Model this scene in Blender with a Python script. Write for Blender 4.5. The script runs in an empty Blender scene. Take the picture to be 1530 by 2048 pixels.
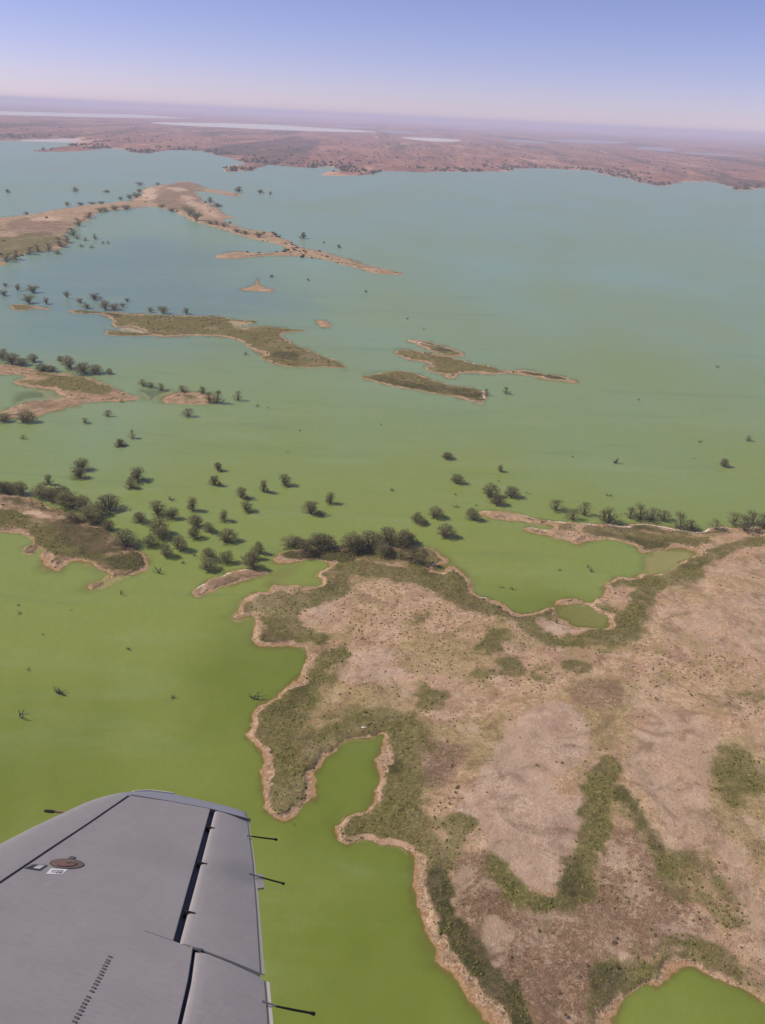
import bpy, bmesh, math, random
import numpy as np
from mathutils import Matrix, Vector

# ------------------------------------------------------------------ camera, sky, sun, exposure
SC = bpy.context.scene
COL = SC.collection
CAM_H = 200.0
cam_data = bpy.data.cameras.new('camera')
cam = bpy.data.objects.new('camera', cam_data); COL.objects.link(cam)
cam_data.sensor_fit = 'VERTICAL'; cam_data.sensor_height = 24.0
cam_data.lens = 24.0 * 1773.0 / 2048.0
cam_data.clip_start = 0.05; cam_data.clip_end = 250000.0
CAM_ROT = Matrix.Rotation(math.pi/2 - math.radians(24.07), 4, 'X') @ Matrix.Rotation(math.radians(2.77), 4, 'Z')
cam.matrix_world = Matrix.Translation((0, 0, CAM_H)) @ CAM_ROT
SC.camera = cam

SUN_EL = math.radians(43.0)
SUN_TO = Vector((-math.cos(SUN_EL)*math.cos(math.radians(7)), math.cos(SUN_EL)*math.sin(math.radians(7)), math.sin(SUN_EL)))  # towards the sun
world = bpy.data.worlds.new('World'); SC.world = world; world.use_nodes = True
wn = world.node_tree.nodes; wl = world.node_tree.links
bg = wn['Background']
sky = wn.new('ShaderNodeTexSky'); sky.sky_type = 'NISHITA'; sky.sun_disc = False
sky.sun_elevation = SUN_EL; sky.sun_rotation = math.atan2(SUN_TO.x, SUN_TO.y)
sky.altitude = 3000; sky.air_density = 1.0; sky.dust_density = 2.0; sky.ozone_density = 3.0
tint = wn.new('ShaderNodeMix'); tint.data_type = 'RGBA'; tint.blend_type = 'MULTIPLY'; tint.inputs[0].default_value = 1.0
tint.inputs[7].default_value = (1.04, 0.80, 1.02, 1)
wl.new(sky.outputs[0], tint.inputs[6]); wl.new(tint.outputs[2], bg.inputs['Color'])
bg.inputs['Strength'].default_value = 0.092
sun_data = bpy.data.lights.new('sun', 'SUN'); sun_data.energy = 4.0; sun_data.angle = math.radians(0.6)
sun_data.color = (1.0, 0.91, 0.76)
sun = bpy.data.objects.new('sun', sun_data); COL.objects.link(sun)
sun.rotation_euler = SUN_TO.to_track_quat('Z', 'Y').to_euler(); sun.location = (0, 0, 260)
SC.view_settings.view_transform = 'Standard'; SC.view_settings.look = 'None'
SC.view_settings.exposure = 0.28; SC.view_settings.gamma = 1.0; SC.view_settings.use_curve_mapping = False
SC.cycles.volume_bounces = 1; SC.cycles.transparent_max_bounces = 16
SC.cycles.max_bounces = 5

# ------------------------------------------------------------------ survey tables, metres (x east, y away, z=0 is the lake level)
OUTLINE = {'main':[(-51.7,385.4),(-51,390.3),(-47.9,394.2),(-40.1,396.5),(-31.2,398.4),(-16.9,401),(-0.6,402.2),(4.9,404),(17.7,405.8),(25.9,405.6),(28.5,399.8),(29.7,396),(32.9,393.3),(32.7,389.8),(29.3,387.2),(26.6,385),(27.8,381.7),(29.9,379.7),(31.7,381.4),(32.4,384.5),(36.8,386),(39.8,380.6),(43.3,374.6),(45.1,367.4),(42.7,362.8),(45.6,358.6),(50.1,356.7),(55.4,351.9),(60.3,345.1),(62.9,344),(68.2,345.8),(74.2,348.6),(80,353.2),(81.8,357.5),(87.5,360.3),(93.1,359.5),(94.3,356.4),(98.3,356.1),(102.3,359.9),(106.3,369.8),(110,376.3),(116.1,384.5),(118.6,384.8),(121.1,382.5),(127.7,387),(131.8,388.7),(136.5,387.9),(142.7,392.5),(151.5,401.5),(160.2,409.4),(165.4,413.1),(163.7,416.6),(159.4,420),(151,418.2),(143.8,415.6),(134.6,410),(134,413.7),(133,419.5),(127.7,424.9),(120.2,426.8),(114.7,426.2),(110.6,425.4),(105.8,420.9),(103.1,417.4),(99.1,420.2),(93.1,424.1),(85.7,427.8),(80.6,429.7),(76,433.6),(77.8,437),(83.2,436.3),(88.7,434.1),(93.9,437.6),(90.5,441.7),(82.3,442),(74.4,445.1),(66.1,444.8),(59.3,445.6),(54.9,450.2),(53.8,453.4),(59,457.5),(67.4,457.1),(74.2,455.2),(78.1,452.2),(83.3,449.4),(93.9,446.3),(104.8,445.3),(114.5,445.4),(124.4,446.6),(132.1,444.2),(138.6,448.2),(147.1,449.2),(154.5,445.8),(162.1,443.4),(171.1,441.2),(176.8,441.8),(181.5,448.2),(189.3,450.7),(198.6,449.5),(214,453.6),(247.2,459),(303.6,464.2),(429.4,453.4),(397.9,306.7),(244.8,127.3),(42.3,118.1),(42,123.2),(37.7,133),(34,141.2),(31.5,146.4),(29.7,150),(27.2,154.6),(23.6,159.4),(20.6,163.6),(16.9,170.8),(14.6,177.5),(13.3,187),(14.2,195.3),(12.8,200.7),(11.6,202.6),(9.9,202.8),(7.7,203.3),(4.5,202.3),(1.8,202.9),(-1.5,203.7),(-4.7,203.2),(-7.4,203),(-8.9,204.4),(-9.3,208),(-8.2,211.1),(-5.8,213.6),(-3.1,215.4),(0.2,216.4),(0.8,218),(2.1,222.1),(3.1,226.4),(3.6,230.7),(2.6,235),(1.8,239.4),(2.4,244.1),(3.9,248),(4.1,251.9),(4.7,254.5),(2.1,254.3),(-2.3,252.9),(-7.2,250.6),(-10.8,247.9),(-14.2,242.9),(-16,239),(-17.1,233.6),(-17.9,229.1),(-18,224),(-17.9,219.9),(-19.7,217.4),(-21.8,215.7),(-23.6,212),(-25.7,210.4),(-27.9,210.6),(-30.7,212.7),(-32.9,216.5),(-34.2,221.3),(-35.1,227.9),(-36.1,234.9),(-37.7,241.2),(-39.3,245.8),(-41.2,248),(-43.2,248.9),(-43.7,251.3),(-42.8,254.4),(-43.2,259.4),(-43.1,264.7),(-42.1,269.1),(-39,271),(-36.1,274.1),(-33.9,278.8),(-31.8,283.7),(-28.7,287.5),(-27.5,292.5),(-27.9,300.1),(-28.1,306),(-29.4,307.8),(-32.3,307.6),(-38.2,307.7),(-44.1,307.9),(-47.9,308.9),(-50,312.8),(-51.8,319.7),(-52.5,326.9),(-54.3,331.2),(-56.4,329.5),(-59.4,327),(-61.7,326.8),(-60.7,332.2),(-60.3,336.8),(-59.6,344.8),(-58.6,348.2),(-56.5,350.4),(-52.5,351.3),(-49.4,352.4),(-50.3,355.7),(-49.9,359.5),(-47.1,360.3),(-43.6,358.4),(-38.8,360.2),(-36.1,358.4),(-32,358.9),(-28.1,361.3),(-26.2,364.1),(-27.7,366.6),(-30.3,368.1),(-30.2,371.7),(-27.5,374.7),(-24.7,377.8),(-24.6,382.5),(-26.6,385.5),(-33.8,386.7),(-40.5,384),(-46.3,381.1),(-49.8,381.2),(-51.7,385.4)],
 'west':[(-232.3,450.2),(-217.9,449.1),(-211.7,447.4),(-203.4,447.4),(-193.6,443.6),(-182.6,436),(-172.5,430.6),(-162.5,424.6),(-154.4,416),(-145,410.9),(-136.6,404.4),(-130.9,397.7),(-124.1,391.4),(-118.1,387.9),(-112.8,381.7),(-110,375.4),(-109.8,367.7),(-112.4,362.4),(-117.6,360),(-122.2,356.1),(-124.1,351.2),(-126.4,347.7),(-131.2,346.7),(-132.6,349.4),(-130.5,353.3),(-126.8,356.1),(-125.6,359.9),(-127.7,364.6),(-132.9,368.3),(-140.1,372.2),(-146,372.1),(-148.4,368.7),(-148.6,362.4),(-153.5,363.2),(-159.2,367.6),(-161.4,375.2),(-162.5,383.1),(-164.1,385.6),(-167.8,385.8),(-167.8,382.5),(-168.6,378.4),(-172,379.3),(-174.9,384.5),(-173.3,387.4),(-171.5,389),(-174.7,394.3),(-179.9,398),(-185.7,399.7),(-192.4,400.8),(-208.7,397.7)],
 'bar':[(-84.4,348.6),(-84,352.1),(-82.1,356.3),(-78.6,362.2),(-73.4,365.2),(-68.4,370.7),(-61.8,373.4),(-54.4,372.1),(-51.2,370),(-54.8,366.3),(-60.1,362.9),(-66.2,357.9),(-72.4,354),(-77.2,349.3),(-80.8,344.8),(-83.3,346)],
 'long_west':[(-405.8,936.4),(-399.1,945),(-384.5,941.7),(-366.2,935.4),(-351.7,925.7),(-361.8,923.2),(-374.6,922.7),(-375.3,910.9),(-386.6,906.9),(-394.8,911.3)],
 'long':[(-337.6,921.2),(-328.8,926),(-310.6,926.4),(-291.3,923.3),(-265.2,923.1),(-239.3,924.1),(-211.2,926.9),(-188.2,929.8),(-172.8,924.5),(-157.7,920.5),(-139.9,914.7),(-141.4,907.1),(-155.7,908.7),(-168.9,910.5),(-161,887.3),(-150.1,874.8),(-145.5,884.9),(-130.5,894.1),(-118.2,896.9),(-104.5,888.3),(-84.5,890.4),(-82.4,881.7),(-95.5,875.5),(-109,868.1),(-98.6,838.2),(-84,813.1),(-68.4,795.2),(-55.9,781.1),(-47.3,769.4),(-35.3,752),(-34.8,743.7),(-44.7,746.9),(-55.8,750.6),(-70.5,746.2),(-85.5,745.1),(-98.8,748.4),(-108.3,762.1),(-114,778.8),(-121,796),(-130.6,813.4),(-142.5,829),(-158.7,840.2),(-173.3,841.3),(-191.6,837.4),(-206.8,831),(-218.1,828.6),(-225,832.3),(-234.8,829.2),(-243.2,825.3),(-254.3,822.9),(-266,822.5),(-272.5,834.8),(-272.9,845.5),(-263.3,845.5),(-249.6,839.8),(-236.7,836.2),(-229.6,840.9),(-235.1,848.3),(-247.7,858.9),(-256.9,865.8),(-263.9,864.3),(-269.2,857.4),(-275.1,873.2),(-274.9,885),(-284.3,891.2),(-293.6,905),(-306.8,914.5),(-321.2,911.1),(-332.7,914.7)],
 'dark':[(-24.6,720.7),(-19.2,727.6),(-8,736.5),(3.5,745.7),(12.9,747.4),(22.1,740.3),(33.3,725.1),(46.4,712.6),(61.7,705.6),(72.7,705.1),(77.4,694.2),(76.2,675.2),(70.6,664.9),(63.7,670.9),(51.3,678.4),(36.5,683.4),(21.4,690.8),(6.1,696),(-9.5,706.8),(-20.9,713)],
 'branched':[(2.9,817),(15.6,823.8),(25.8,819.5),(38.2,811.6),(49.4,808.7),(67.2,792.2),(81.2,782.3),(93,777.9),(95.1,762.6),(108.5,765),(116.5,772),(132.5,765.8),(145.9,760.2),(156.3,751.5),(163.1,737.2),(157.7,732.9),(147.1,738.6),(133.9,743.1),(120.8,749.4),(107.4,755.8),(95.4,753.6),(83.4,751.5),(72,755.6),(59.6,747.1),(52.9,730.3),(47.3,733.6),(50.2,745.4),(38.5,743.3),(30.6,757),(27.2,765.5),(36.9,767.4),(34.9,781.1),(25.2,784.1),(15.4,787.1),(8,800.6)],
 'finger':[(15,861.2),(26.5,866),(39.6,857.2),(52.4,846.4),(62.2,834.2),(69.2,814.6),(58.2,807.3),(45.8,811),(36.2,827.9),(26.2,846.6)],
 'sandbar':[(-79.1,929.9),(-73.3,938.7),(-64,921),(-54.1,908.8),(-65.2,901.6),(-75.7,905.2)],
 'triangle':[(-187.1,1087.6),(-177.4,1112.8),(-178.1,1158.6),(-174.8,1169.1),(-163.7,1125.6),(-151.2,1102.5),(-143.9,1082.4),(-160.6,1082.9),(-175.6,1082.3)],
 'headland':[(-824.2,1743.9),(-760.1,1704.6),(-718.4,1670.9),(-697.7,1734.4),(-681.2,1765.8),(-679.4,1841),(-660.7,1903.7),(-658.8,1961),(-625.5,1990.4),(-619.4,2042.1),(-598.5,2085.1),(-607.6,2180.4),(-629.1,2316.4),(-660.2,2421),(-663.5,2508.7),(-644.9,2568.9),(-625.3,2631.9),(-621.4,2739.8),(-570.3,2670.3),(-517.2,2513.8),(-479.8,2493.5),(-430.4,2439),(-388.8,2344.6),(-410.4,2324.4),(-471.1,2413.9),(-508.9,2440.5),(-531.8,2426),(-489.3,2285.5),(-441.3,2139.2),(-403.9,2036.1),(-351.6,1899.2),(-323.2,1853.5),(-344,1843.9),(-342.2,1807.4),(-311.9,1733.1),(-281.8,1692.8),(-246.1,1668.4),(-221.3,1652),(-193.7,1573.6),(-162.9,1488.6),(-135.2,1454),(-109.2,1426.3),(-75.4,1384),(-43.2,1334.4),(-16.8,1300.5),(8.3,1268.1),(12.5,1254.3),(-12.5,1255.4),(-33.8,1270.7),(-56.4,1304.3),(-84.1,1343.2),(-108.1,1365.5),(-131.4,1373.2),(-155.2,1383.6),(-180.6,1375),(-207.9,1355.4),(-232.8,1326.9),(-260.3,1327.8),(-262.4,1368.4),(-249.6,1402.6),(-229.7,1398.5),(-201.9,1391.8),(-177.9,1413.7),(-162,1444.6),(-173.9,1478.6),(-199,1515.7),(-233.3,1551.7),(-269.2,1589.2),(-305.8,1647.7),(-335.8,1710.4),(-370.1,1741.7),(-396,1774),(-426,1853.9),(-462.4,1912.5),(-499.9,1980.9),(-526.5,2001.6),(-543.4,1964.2),(-564.2,1925.8),(-581.8,1863.9),(-589.9,1809.8),(-574.3,1702.2),(-549.3,1573),(-541.2,1488.6),(-511.1,1436.2),(-491.1,1356),(-502.2,1325),(-519.2,1293.2),(-525,1254.1),(-524.6,1219.2),(-506.7,1159.8),(-528.4,1094.3)],
 'leftmid':[(-348.2,707.7),(-329.2,711.3),(-320,709),(-305.6,703.7),(-288,695.2),(-277.2,693.4),(-264.1,690.4),(-250.8,686.8),(-237.2,681.8),(-224,671.1),(-207.5,655.1),(-194.8,643.8),(-184.7,634.4),(-190.4,628.4),(-200.5,624.8),(-210.6,621.9),(-219.7,616.1),(-224.1,607.4),(-231.3,597.4),(-239.3,590.3),(-242.6,575.8),(-247,569.6),(-256.1,575.3),(-257.2,565.4),(-278,551.7),(-288.1,574.2),(-266.8,588.8),(-261.8,598.4),(-258.9,613.9),(-249.7,618.6),(-238.1,621.7),(-234.9,628.6),(-249.3,637.9),(-259.8,646.1),(-271.7,647.4),(-281.9,649),(-288,654.9),(-291.1,664.9),(-282.4,670.1),(-290.1,679.7),(-300.7,681.5),(-332.2,672)],
 'islet':[(-168.4,628.9),(-164.9,645.6),(-159.4,654.5),(-146.2,655.4),(-133.8,650.8),(-127.6,638.8),(-131.6,630.5),(-141.8,625.7),(-156,623.4),(-163.3,623.4)]}
HOLES = {'main':[[(80.7,352.8),(84.2,354.5),(92.4,355.3),(96.8,354.6),(98.9,350.5),(101.3,348.5),(103.4,345.4),(103.6,341.1),(101,336.7),(97.4,334.9),(91.7,333.7),(87,334.7),(84,336.6),(82,341.3),(79.7,346.5)],
  [(62.6,148),(64.2,153.1),(65.8,155.7),(68.8,156.8),(74,158.4),(79.1,160.7),(82.1,163.3),(84.4,164.9),(87.8,165.1),(92.2,163.1),(96.6,160.8),(100.7,157.8),(102.3,155.4),(103.9,149.8),(102.8,140.9),(90.5,133.2),(78.2,130.4),(67.3,132.1),(62,138.9)]]}
FAR_SHORE = [(-2355.3,4484.6),(-2086.2,4677),(-2018.3,4809.6),(-2060.5,5105.5),(-2039.3,5332.8),(-1994.6,5561.3),(-1884.6,5669.8),(-1749.6,5569.8),(-1706,5252.6),(-1625.5,4768.1),(-1609.1,4508.5),(-1541,4251.4),(-1515.2,3974.2),(-1451.4,4030.6),(-1407.1,4120),(-1395.9,4358.9),(-1392.3,4575.9),(-1313.5,4510.8),(-1185.8,4262.2),(-1123.7,4282.3),(-1113.3,4516.4),(-1089,4722.1),(-1000.5,4773.4),(-918.2,4610.7),(-810.5,4294.6),(-698.5,4037.7),(-625,3845.8),(-613.6,3656),(-627.1,3462),(-624.2,3300.2),(-572.2,3252.5),(-536.4,3408.8),(-547,3662.3),(-515.9,3789.1),(-433.6,3769.3),(-361.2,3741.3),(-304,3891.4),(-252,3880.6),(-221.7,3720.2),(-231.2,3429.8),(-259.8,3331.8),(-190.7,3357.7),(-141.6,3456.7),(-92.8,3674.6),(-64.8,3732.9),(14.1,3800.5),(104,3789.1),(178.1,3886.6),(275.8,3969.1),(383,4116.5),(485.8,4264.2),(582.1,4496.3),(632.5,4608.9),(747,4644.3),(848.6,4667.3),(946.1,4663.9),(923.4,4317.9),(970.1,4172.1),(991.4,3986.6),(985.3,3755.1),(989.3,3620.1),(1083.6,3752.3),(1188.2,4050.5),(1270,4109.7),(1362.4,4127.8),(1353.1,3936.8),(1309.3,3660.6),(1403.5,3760.7),(1489.4,3857.4),(1707.7,3521.1)]
FAR_LAKES = [[(-6923.4,14018.9),(-6193.6,14891.2),(-5908.1,16233.9),(-5566.3,17841),(-5363.2,19829.2),(-4137.3,17659.8),(-3667.4,17600.2),(-3948.2,15167.6),(-4227.9,13537.8),(-4586.5,12589.1),(-4898.4,11763.9),(-5470.7,11063.1)],
 [(-3104.7,11457.7),(-2802,12799.1),(-2519.7,13802.6),(-1919.2,14688.9),(-1264.9,13787.7),(-719.5,13621.9),(-206.4,12557.8),(-609.6,11559.1),(-875.5,11123.8),(-1403.8,10742.1),(-1970.4,10786.8),(-2477.9,10558.9)],
 [(-59.3,10121.9),(348.8,10536.9),(689.2,10096.2),(463.6,8994.1),(181.1,8916.7)],
 [(1807.1,12278.9),(2536.4,14459.7),(3222.9,15043.3),(3428.6,14115.1),(2583,12028.9),(2049,11651.8)],
 [(2540.3,10772.6),(3321.4,11875),(2824.3,9757.7),(2463.6,9208.1)],
 [(-338.1,13920),(-50,14123.6),(282.6,13359.7),(84.2,12079.7),(-233.6,12285.1)],
 [(1241.8,23386.3),(2404,26943.2),(2518.4,25280.7),(1227.6,21038.1)],
 [(1230.7,11641.5),(1511.3,11951.8),(1812.7,11123.3),(1382.1,10074.5),(1149.5,10343.6)],
 [(2595.3,9250.9),(3100.7,9708.3),(3229.9,9003.1),(3376.8,8894.8),(2781.9,8697.5)],
 [(5753.9,29092.9),(7095,31017.8),(6591.5,26968.9),(5284.3,24754.2)],
 [(-1284.8,16303.5),(-748.3,17587.4),(-313.7,16344.1),(-876.3,15096.6)]]
COVER = [('g',0.9,[(-53.5,347),(-45.4,352.8),(-34.1,347.3),(-24,351.6),(-21.4,362),(-22.7,379.8),(-13.9,378.9),(-14,364.5),(-17.2,348.9),(-26.5,343.2),(-33.8,336.2),(-34.1,324.2),(-21.3,318.2),(-20.9,312.7),(-32.6,310.9),(-42.1,314.9),(-46.9,323),(-50.1,334.7)]),
 ('g',1,[(-23.1,303.1),(-16.7,306.3),(-11,309.5),(-11.3,301.5),(-17.3,293.4),(-22.7,283.2),(-23.7,271.7),(-24.6,260.9),(-25.1,252.7),(-30.4,249.3),(-31.8,240.7),(-28.3,231.9),(-22.3,226.3),(-19.8,223.9),(-21.1,219.7),(-26.2,219.4),(-31.4,224),(-33.2,233.3),(-33,245.3),(-36.1,254.9),(-37.8,267.3),(-33.5,275.4),(-28.3,283.9),(-22.6,289.2)]),
 ('g',0.9,[(-17.4,224.1),(-16.8,230.1),(-12.8,241.1),(-7.1,248.2),(2.7,256.8),(5.3,258),(-3.7,256.3),(-13.4,248.7),(-16.6,241.8),(-19.2,229.9)]),
 ('d',1,[(-47.6,391.6),(-37.2,394.6),(-23.8,395.2),(-14.7,393.2),(-15.2,386.3),(-23.2,387),(-36.5,387.5),(-46,385.4)]),
 ('g',0.85,[(-14.3,386.4),(7.7,383),(23.3,377.2),(33.1,365.7),(45.1,356.7),(57.6,349.7),(53.8,336.8),(44.1,343.6),(32.5,353.8),(20.5,364.4),(3.6,369.8),(-8.5,372.1)]),
 ('g',0.9,[(5.3,257),(14.3,261.8),(16.9,258.9),(14.2,250.7),(11.7,243.9),(8.6,238.1),(7.5,231.8),(9.3,225.9),(17.3,219.9),(17.2,213.6),(9.3,210),(3.8,209.6),(0.3,214),(2.9,222.2),(5.7,229.9),(4.3,243.3),(5.4,251)]),
 ('g',0.9,[(-4.1,213.3),(2,214.9),(6,212.1),(3.3,208.1),(-2.8,209.2)]),
 ('d',0.8,[(5.6,238.8),(8.6,239.9),(9.2,234.6),(6.2,233.5)]),
 ('g',0.5,[(16.7,339.5),(22.3,340),(22.9,333.9),(16.6,331.9)]),
 ('g',0.5,[(17.2,278.4),(24.2,283),(28.2,280.4),(28,275.9),(23.2,273.2),(17.1,273.9)]),
 ('g',0.95,[(42.5,314.2),(45.3,320),(52.9,327.8),(58.2,326.8),(51.3,312.3),(44.3,309)]),
 ('g',0.8,[(52.5,306.6),(60,307.3),(60.4,296),(53.7,292.3),(51.1,298.4)]),
 ('g',0.6,[(62.4,304.2),(68.3,299.8),(68.9,292),(60.9,292.9)]),
 ('g',0.75,[(76.8,307.1),(87,306.3),(84,300.3),(76.8,301.3)]),
 ('g',0.7,[(40.6,298.3),(50.6,297.5),(50.9,292),(37.4,291.7)]),
 ('g',0.7,[(15.7,281.6),(27.1,282.5),(28.6,276.8),(23.1,268),(15.5,268.7)]),
 ('g',1,[(73.5,240.4),(82.6,246.9),(83,237.6),(78.7,228.5),(74.6,215.9),(70.4,206.1),(67.4,196),(63.3,187),(56.6,182.2),(49.3,180.2),(42.5,182.2),(38.2,190),(36.9,197.6),(40,195.2),(43.9,188.7),(49.4,185.4),(54,186),(57.3,190.3),(60,198.2),(64.9,206.7),(68.9,214.5),(70.5,226.9)]),
 ('g',0.75,[(81.1,239.8),(82.5,232),(87.3,223.8),(89.9,214),(90,203.7),(90.3,194.9),(93.6,186),(89.9,186.6),(86.2,194.6),(85.1,203.4),(84.1,210.7),(82.1,217.4),(79.1,223.3),(78.9,232.9)]),
 ('d',0.55,[(81.4,237.5),(83,231),(85.8,223.7),(89.2,213.9),(89.1,205.4),(87.2,206.2),(85.5,213.7),(83.3,222.5),(80,227.5)]),
 ('d',0.6,[(59.2,197.3),(64.1,202),(63.8,193.3),(59.3,186.4),(53,183.6),(50.5,184.2),(56.3,187.8)]),
 ('g',0.6,[(89.3,203.6),(101.8,206.2),(104.4,199.2),(105,190.8),(106.8,182.8),(102.8,175),(97.9,183.1),(92.2,190),(88.5,198.2)]),
 ('d',1,[(17.8,193.8),(23.9,195.1),(24.1,185.9),(24.9,176.5),(28.1,168.6),(32.4,161.2),(37.2,156.2),(40.6,151.4),(42.3,143.1),(37.9,142.9),(35.6,152.4),(31.5,157.9),(26.1,165),(21.7,174.1),(18.2,183.9)]),
 ('g',1,[(19,212.2),(27.8,215.8),(34,213.2),(33,209.3),(25.6,202.3),(20,200.1),(18.5,193.9),(24.4,190.8),(26.9,199.7)]),
 ('g',0.85,[(77.9,165.8),(83,171),(90.5,173.6),(95.8,168.9),(98.8,163.5),(104.2,160.5),(103.2,157.9),(97.1,162.1),(89.5,166.4),(84.2,166.8),(78.6,163.8),(71.5,159.4),(66.6,158.5),(63.2,156.4),(59.5,144),(56.7,143.8),(61.1,162.8),(67.6,168),(66.5,163.1),(70.8,161.3)]),
 ('d',0.7,[(60,163.4),(66.8,164.5),(64.1,157.7),(61.3,152.5),(59.7,156.2)]),
 ('g',0.75,[(123.7,256),(133.4,258),(133.8,245.9),(134.5,241.3),(131,232.1),(119.4,227.1),(113.2,230.9),(117.7,242.4)]),
 ('g',0.5,[(142.5,288.9),(153.2,291.3),(149.2,280.7),(141.2,280.1)]),
 ('g',0.8,[(59.6,339.2),(69,343.3),(71.6,330.9),(80.2,323.6),(108,338.4),(119.1,366.3),(136.2,386.6),(158,406.3),(175.1,419.6),(209.6,441.7),(241.2,445.3),(235.6,432.2),(192.5,424.5),(165.4,401.6),(140.7,380.6),(125.1,362.1),(116,334.9),(103,325.7),(77.8,315.7),(62.4,326)]),
 ('g',0.8,[(112.1,440.3),(134.5,442.8),(143.3,434.3),(161.9,433.3),(179.1,432.1),(164.2,418.4),(144.4,417.7),(132.8,423.9),(120.9,430.2),(110.2,430.6)]),
 ('g',0.7,[(45,323.4),(50.7,326.9),(52.9,317.3),(48.3,313.1),(43.1,312.6)]),
 ('g',0.55,[(14.3,340.3),(22,338.8),(18.5,330.1),(14.2,331.8)]),
 ('c',1,[(59.3,273.6),(71.6,276),(76,266.7),(77.7,250.2),(65.4,238.6),(60.4,231.6),(60.6,223.1),(70.9,226.9),(69.3,214.6),(62.8,206.5),(59,196.4),(56.4,188.6),(50.9,186.7),(46,189.7),(41.5,196.2),(37.6,204.9),(34,213.2),(27.9,217.8),(31.3,225.2),(41.3,236.9),(47.7,254.1),(50.9,260.8)]),
 ('c',0.6,[(99.3,265.8),(111.9,274.9),(122,274.3),(127.6,265.3),(122.9,253.5),(113.8,237.5),(108.1,224.2),(108.8,210.4),(115.4,207.1),(111.5,196.2),(114.5,188.1),(107.8,165.4),(106.3,179.7),(105.8,187.5),(105.6,202.8),(102.1,207.2),(92.3,204.7),(91.4,217),(89.6,227.1),(86.9,237.9),(88.6,248.5)]),
 ('c',0.7,[(-10.8,304.2),(6,309.6),(6.8,300.5),(-2.3,292.2),(-8.1,294.2)]),
 ('c',1,[(68.4,338.9),(73.5,343.7),(79.6,340),(82.4,333.9),(77.1,324.3),(71.2,327.8)]),
 ('c',0.45,[(126.2,348.6),(153.9,364.9),(213.2,380.4),(184.5,313.7),(118.4,319.2)]),
 ('c',0.4,[(164.1,401.4),(196.8,407.6),(191.5,393.5),(164.9,388.2)]),
 ('c',0.9,[(-30.6,352.6),(-19.6,360.4),(-17.2,348.9),(-25.4,330.9),(-32.2,336.4)]),
 ('c',0.9,[(-16.4,291),(-3.7,292),(11.8,295.8),(4.8,287.9),(-12.4,284.1)]),
 ('b',0.9,[(24.1,199.5),(35.1,200.2),(41.6,185.3),(49.4,181),(65.5,188.4),(74.8,210.1),(84.1,216.5),(86.5,203.4),(87.1,190.5),(94.6,182.9),(91.5,172.9),(77.7,167.2),(66.2,170.1),(55.6,143.8),(42.3,143.1),(32.1,164.6),(25.7,178.8)]),
 ('b',0.9,[(10.4,245.6),(21.2,253.2),(32.4,249.2),(31.9,241.6),(26.6,233.2),(18.6,226.6),(10.4,227.7)]),
 ('b',0.9,[(-30.4,249.3),(-15,253.5),(-17.4,237.1),(-23.6,227),(-28.3,231.9)]),
 ('b',0.7,[(73.4,286.3),(98.1,297.5),(96.2,277.9),(81,275.3)]),
 ('y',0.9,[(-25.6,277.2),(-8.9,282),(8.4,277.7),(18.3,264.2),(37.4,257.4),(46.7,266.4),(44.3,243.4),(33.4,245.4),(14.9,258.8),(2.1,257.8),(-13.9,255.6),(-23.8,252.8)]),
 ('y',0.8,[(25.4,261.4),(43.2,266.8),(47.5,251.6),(39.9,239.1),(31.8,234),(33.6,249.3)]),
 ('y',0.8,[(120.8,259.6),(142.9,263.8),(117.7,196.6),(116.1,209),(110.1,214.3),(109.5,226.4)]),
 ('y',0.8,[(73.2,290.8),(104.4,301.3),(98.9,271.1),(83.2,253),(76.6,252.5),(76.5,269.4)]),
 ('y',0.9,[(74.9,244),(84.3,247),(83.3,222.5),(76.8,216.1),(71.7,219.7)]),
 ('y',0.7,[(8.1,316.7),(31.1,324.4),(43.1,311.5),(50.5,304.2),(49,289.2),(29.5,292.4),(11.8,290.9)]),
 ('y',0.8,[(48.3,337),(66.7,326.4),(99,327.3),(107.6,318.3),(44.1,312.7)]),
 ('y',0.7,[(40.4,198.7),(43.8,187.9),(42,182.9),(29.8,165.9),(28.1,176.7),(34.3,191.4)]),
 ('g',1,[(-219,432.6),(-204.9,431),(-187.8,421.6),(-168.4,411.3),(-156.8,389.2),(-132.4,378.2),(-115.5,382.7),(-112.6,367.4),(-127.1,368.4),(-146.8,378),(-161.7,385.9),(-170.6,393.3),(-180.9,403.8),(-208.3,408.2)]),
 ('b',1,[(-171.6,420.3),(-147.5,410.6),(-130,395),(-118.6,385.1),(-133.2,380.8),(-152.3,386.9),(-165.2,402.6)]),
 ('p',0.9,[(-192.7,430.8),(-166.9,418.3),(-179,415.6),(-191.6,424.4)]),
 ('b',0.8,[(-209.6,442.4),(-192,439.3),(-168.9,423.8),(-186.5,425),(-206.2,434.2)]),
 ('d',0.8,[(-131.3,378.4),(-117.1,383.9),(-112.7,369.9),(-119.1,365.5),(-129,370.8)]),
 ('b',0.8,[(-78.8,357.4),(-67.8,367),(-56.6,370.7),(-64.7,362.4),(-74.5,353)]),
 ('g',1,[(-248.5,909.3),(-213.1,923.9),(-182.2,912.4),(-165,874.9),(-151.2,866.7),(-134.5,853.9),(-160.6,850.4),(-208.1,846.6),(-234.2,854),(-249.1,873.3)]),
 ('b',1,[(-143.2,862.9),(-108.4,859.5),(-83,803.6),(-48.1,764.9),(-77.4,750.8),(-104.5,758.5),(-126,814.3)]),
 ('d',0.9,[(-101.4,785.9),(-86,788.9),(-81.9,771.6),(-99.5,770.8)]),
 ('b',1,[(-272.7,836.9),(-259.2,839.8),(-228.9,833.6),(-160.2,848.3),(-137.9,830),(-172.9,839.2),(-265.7,821.5)]),
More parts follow.
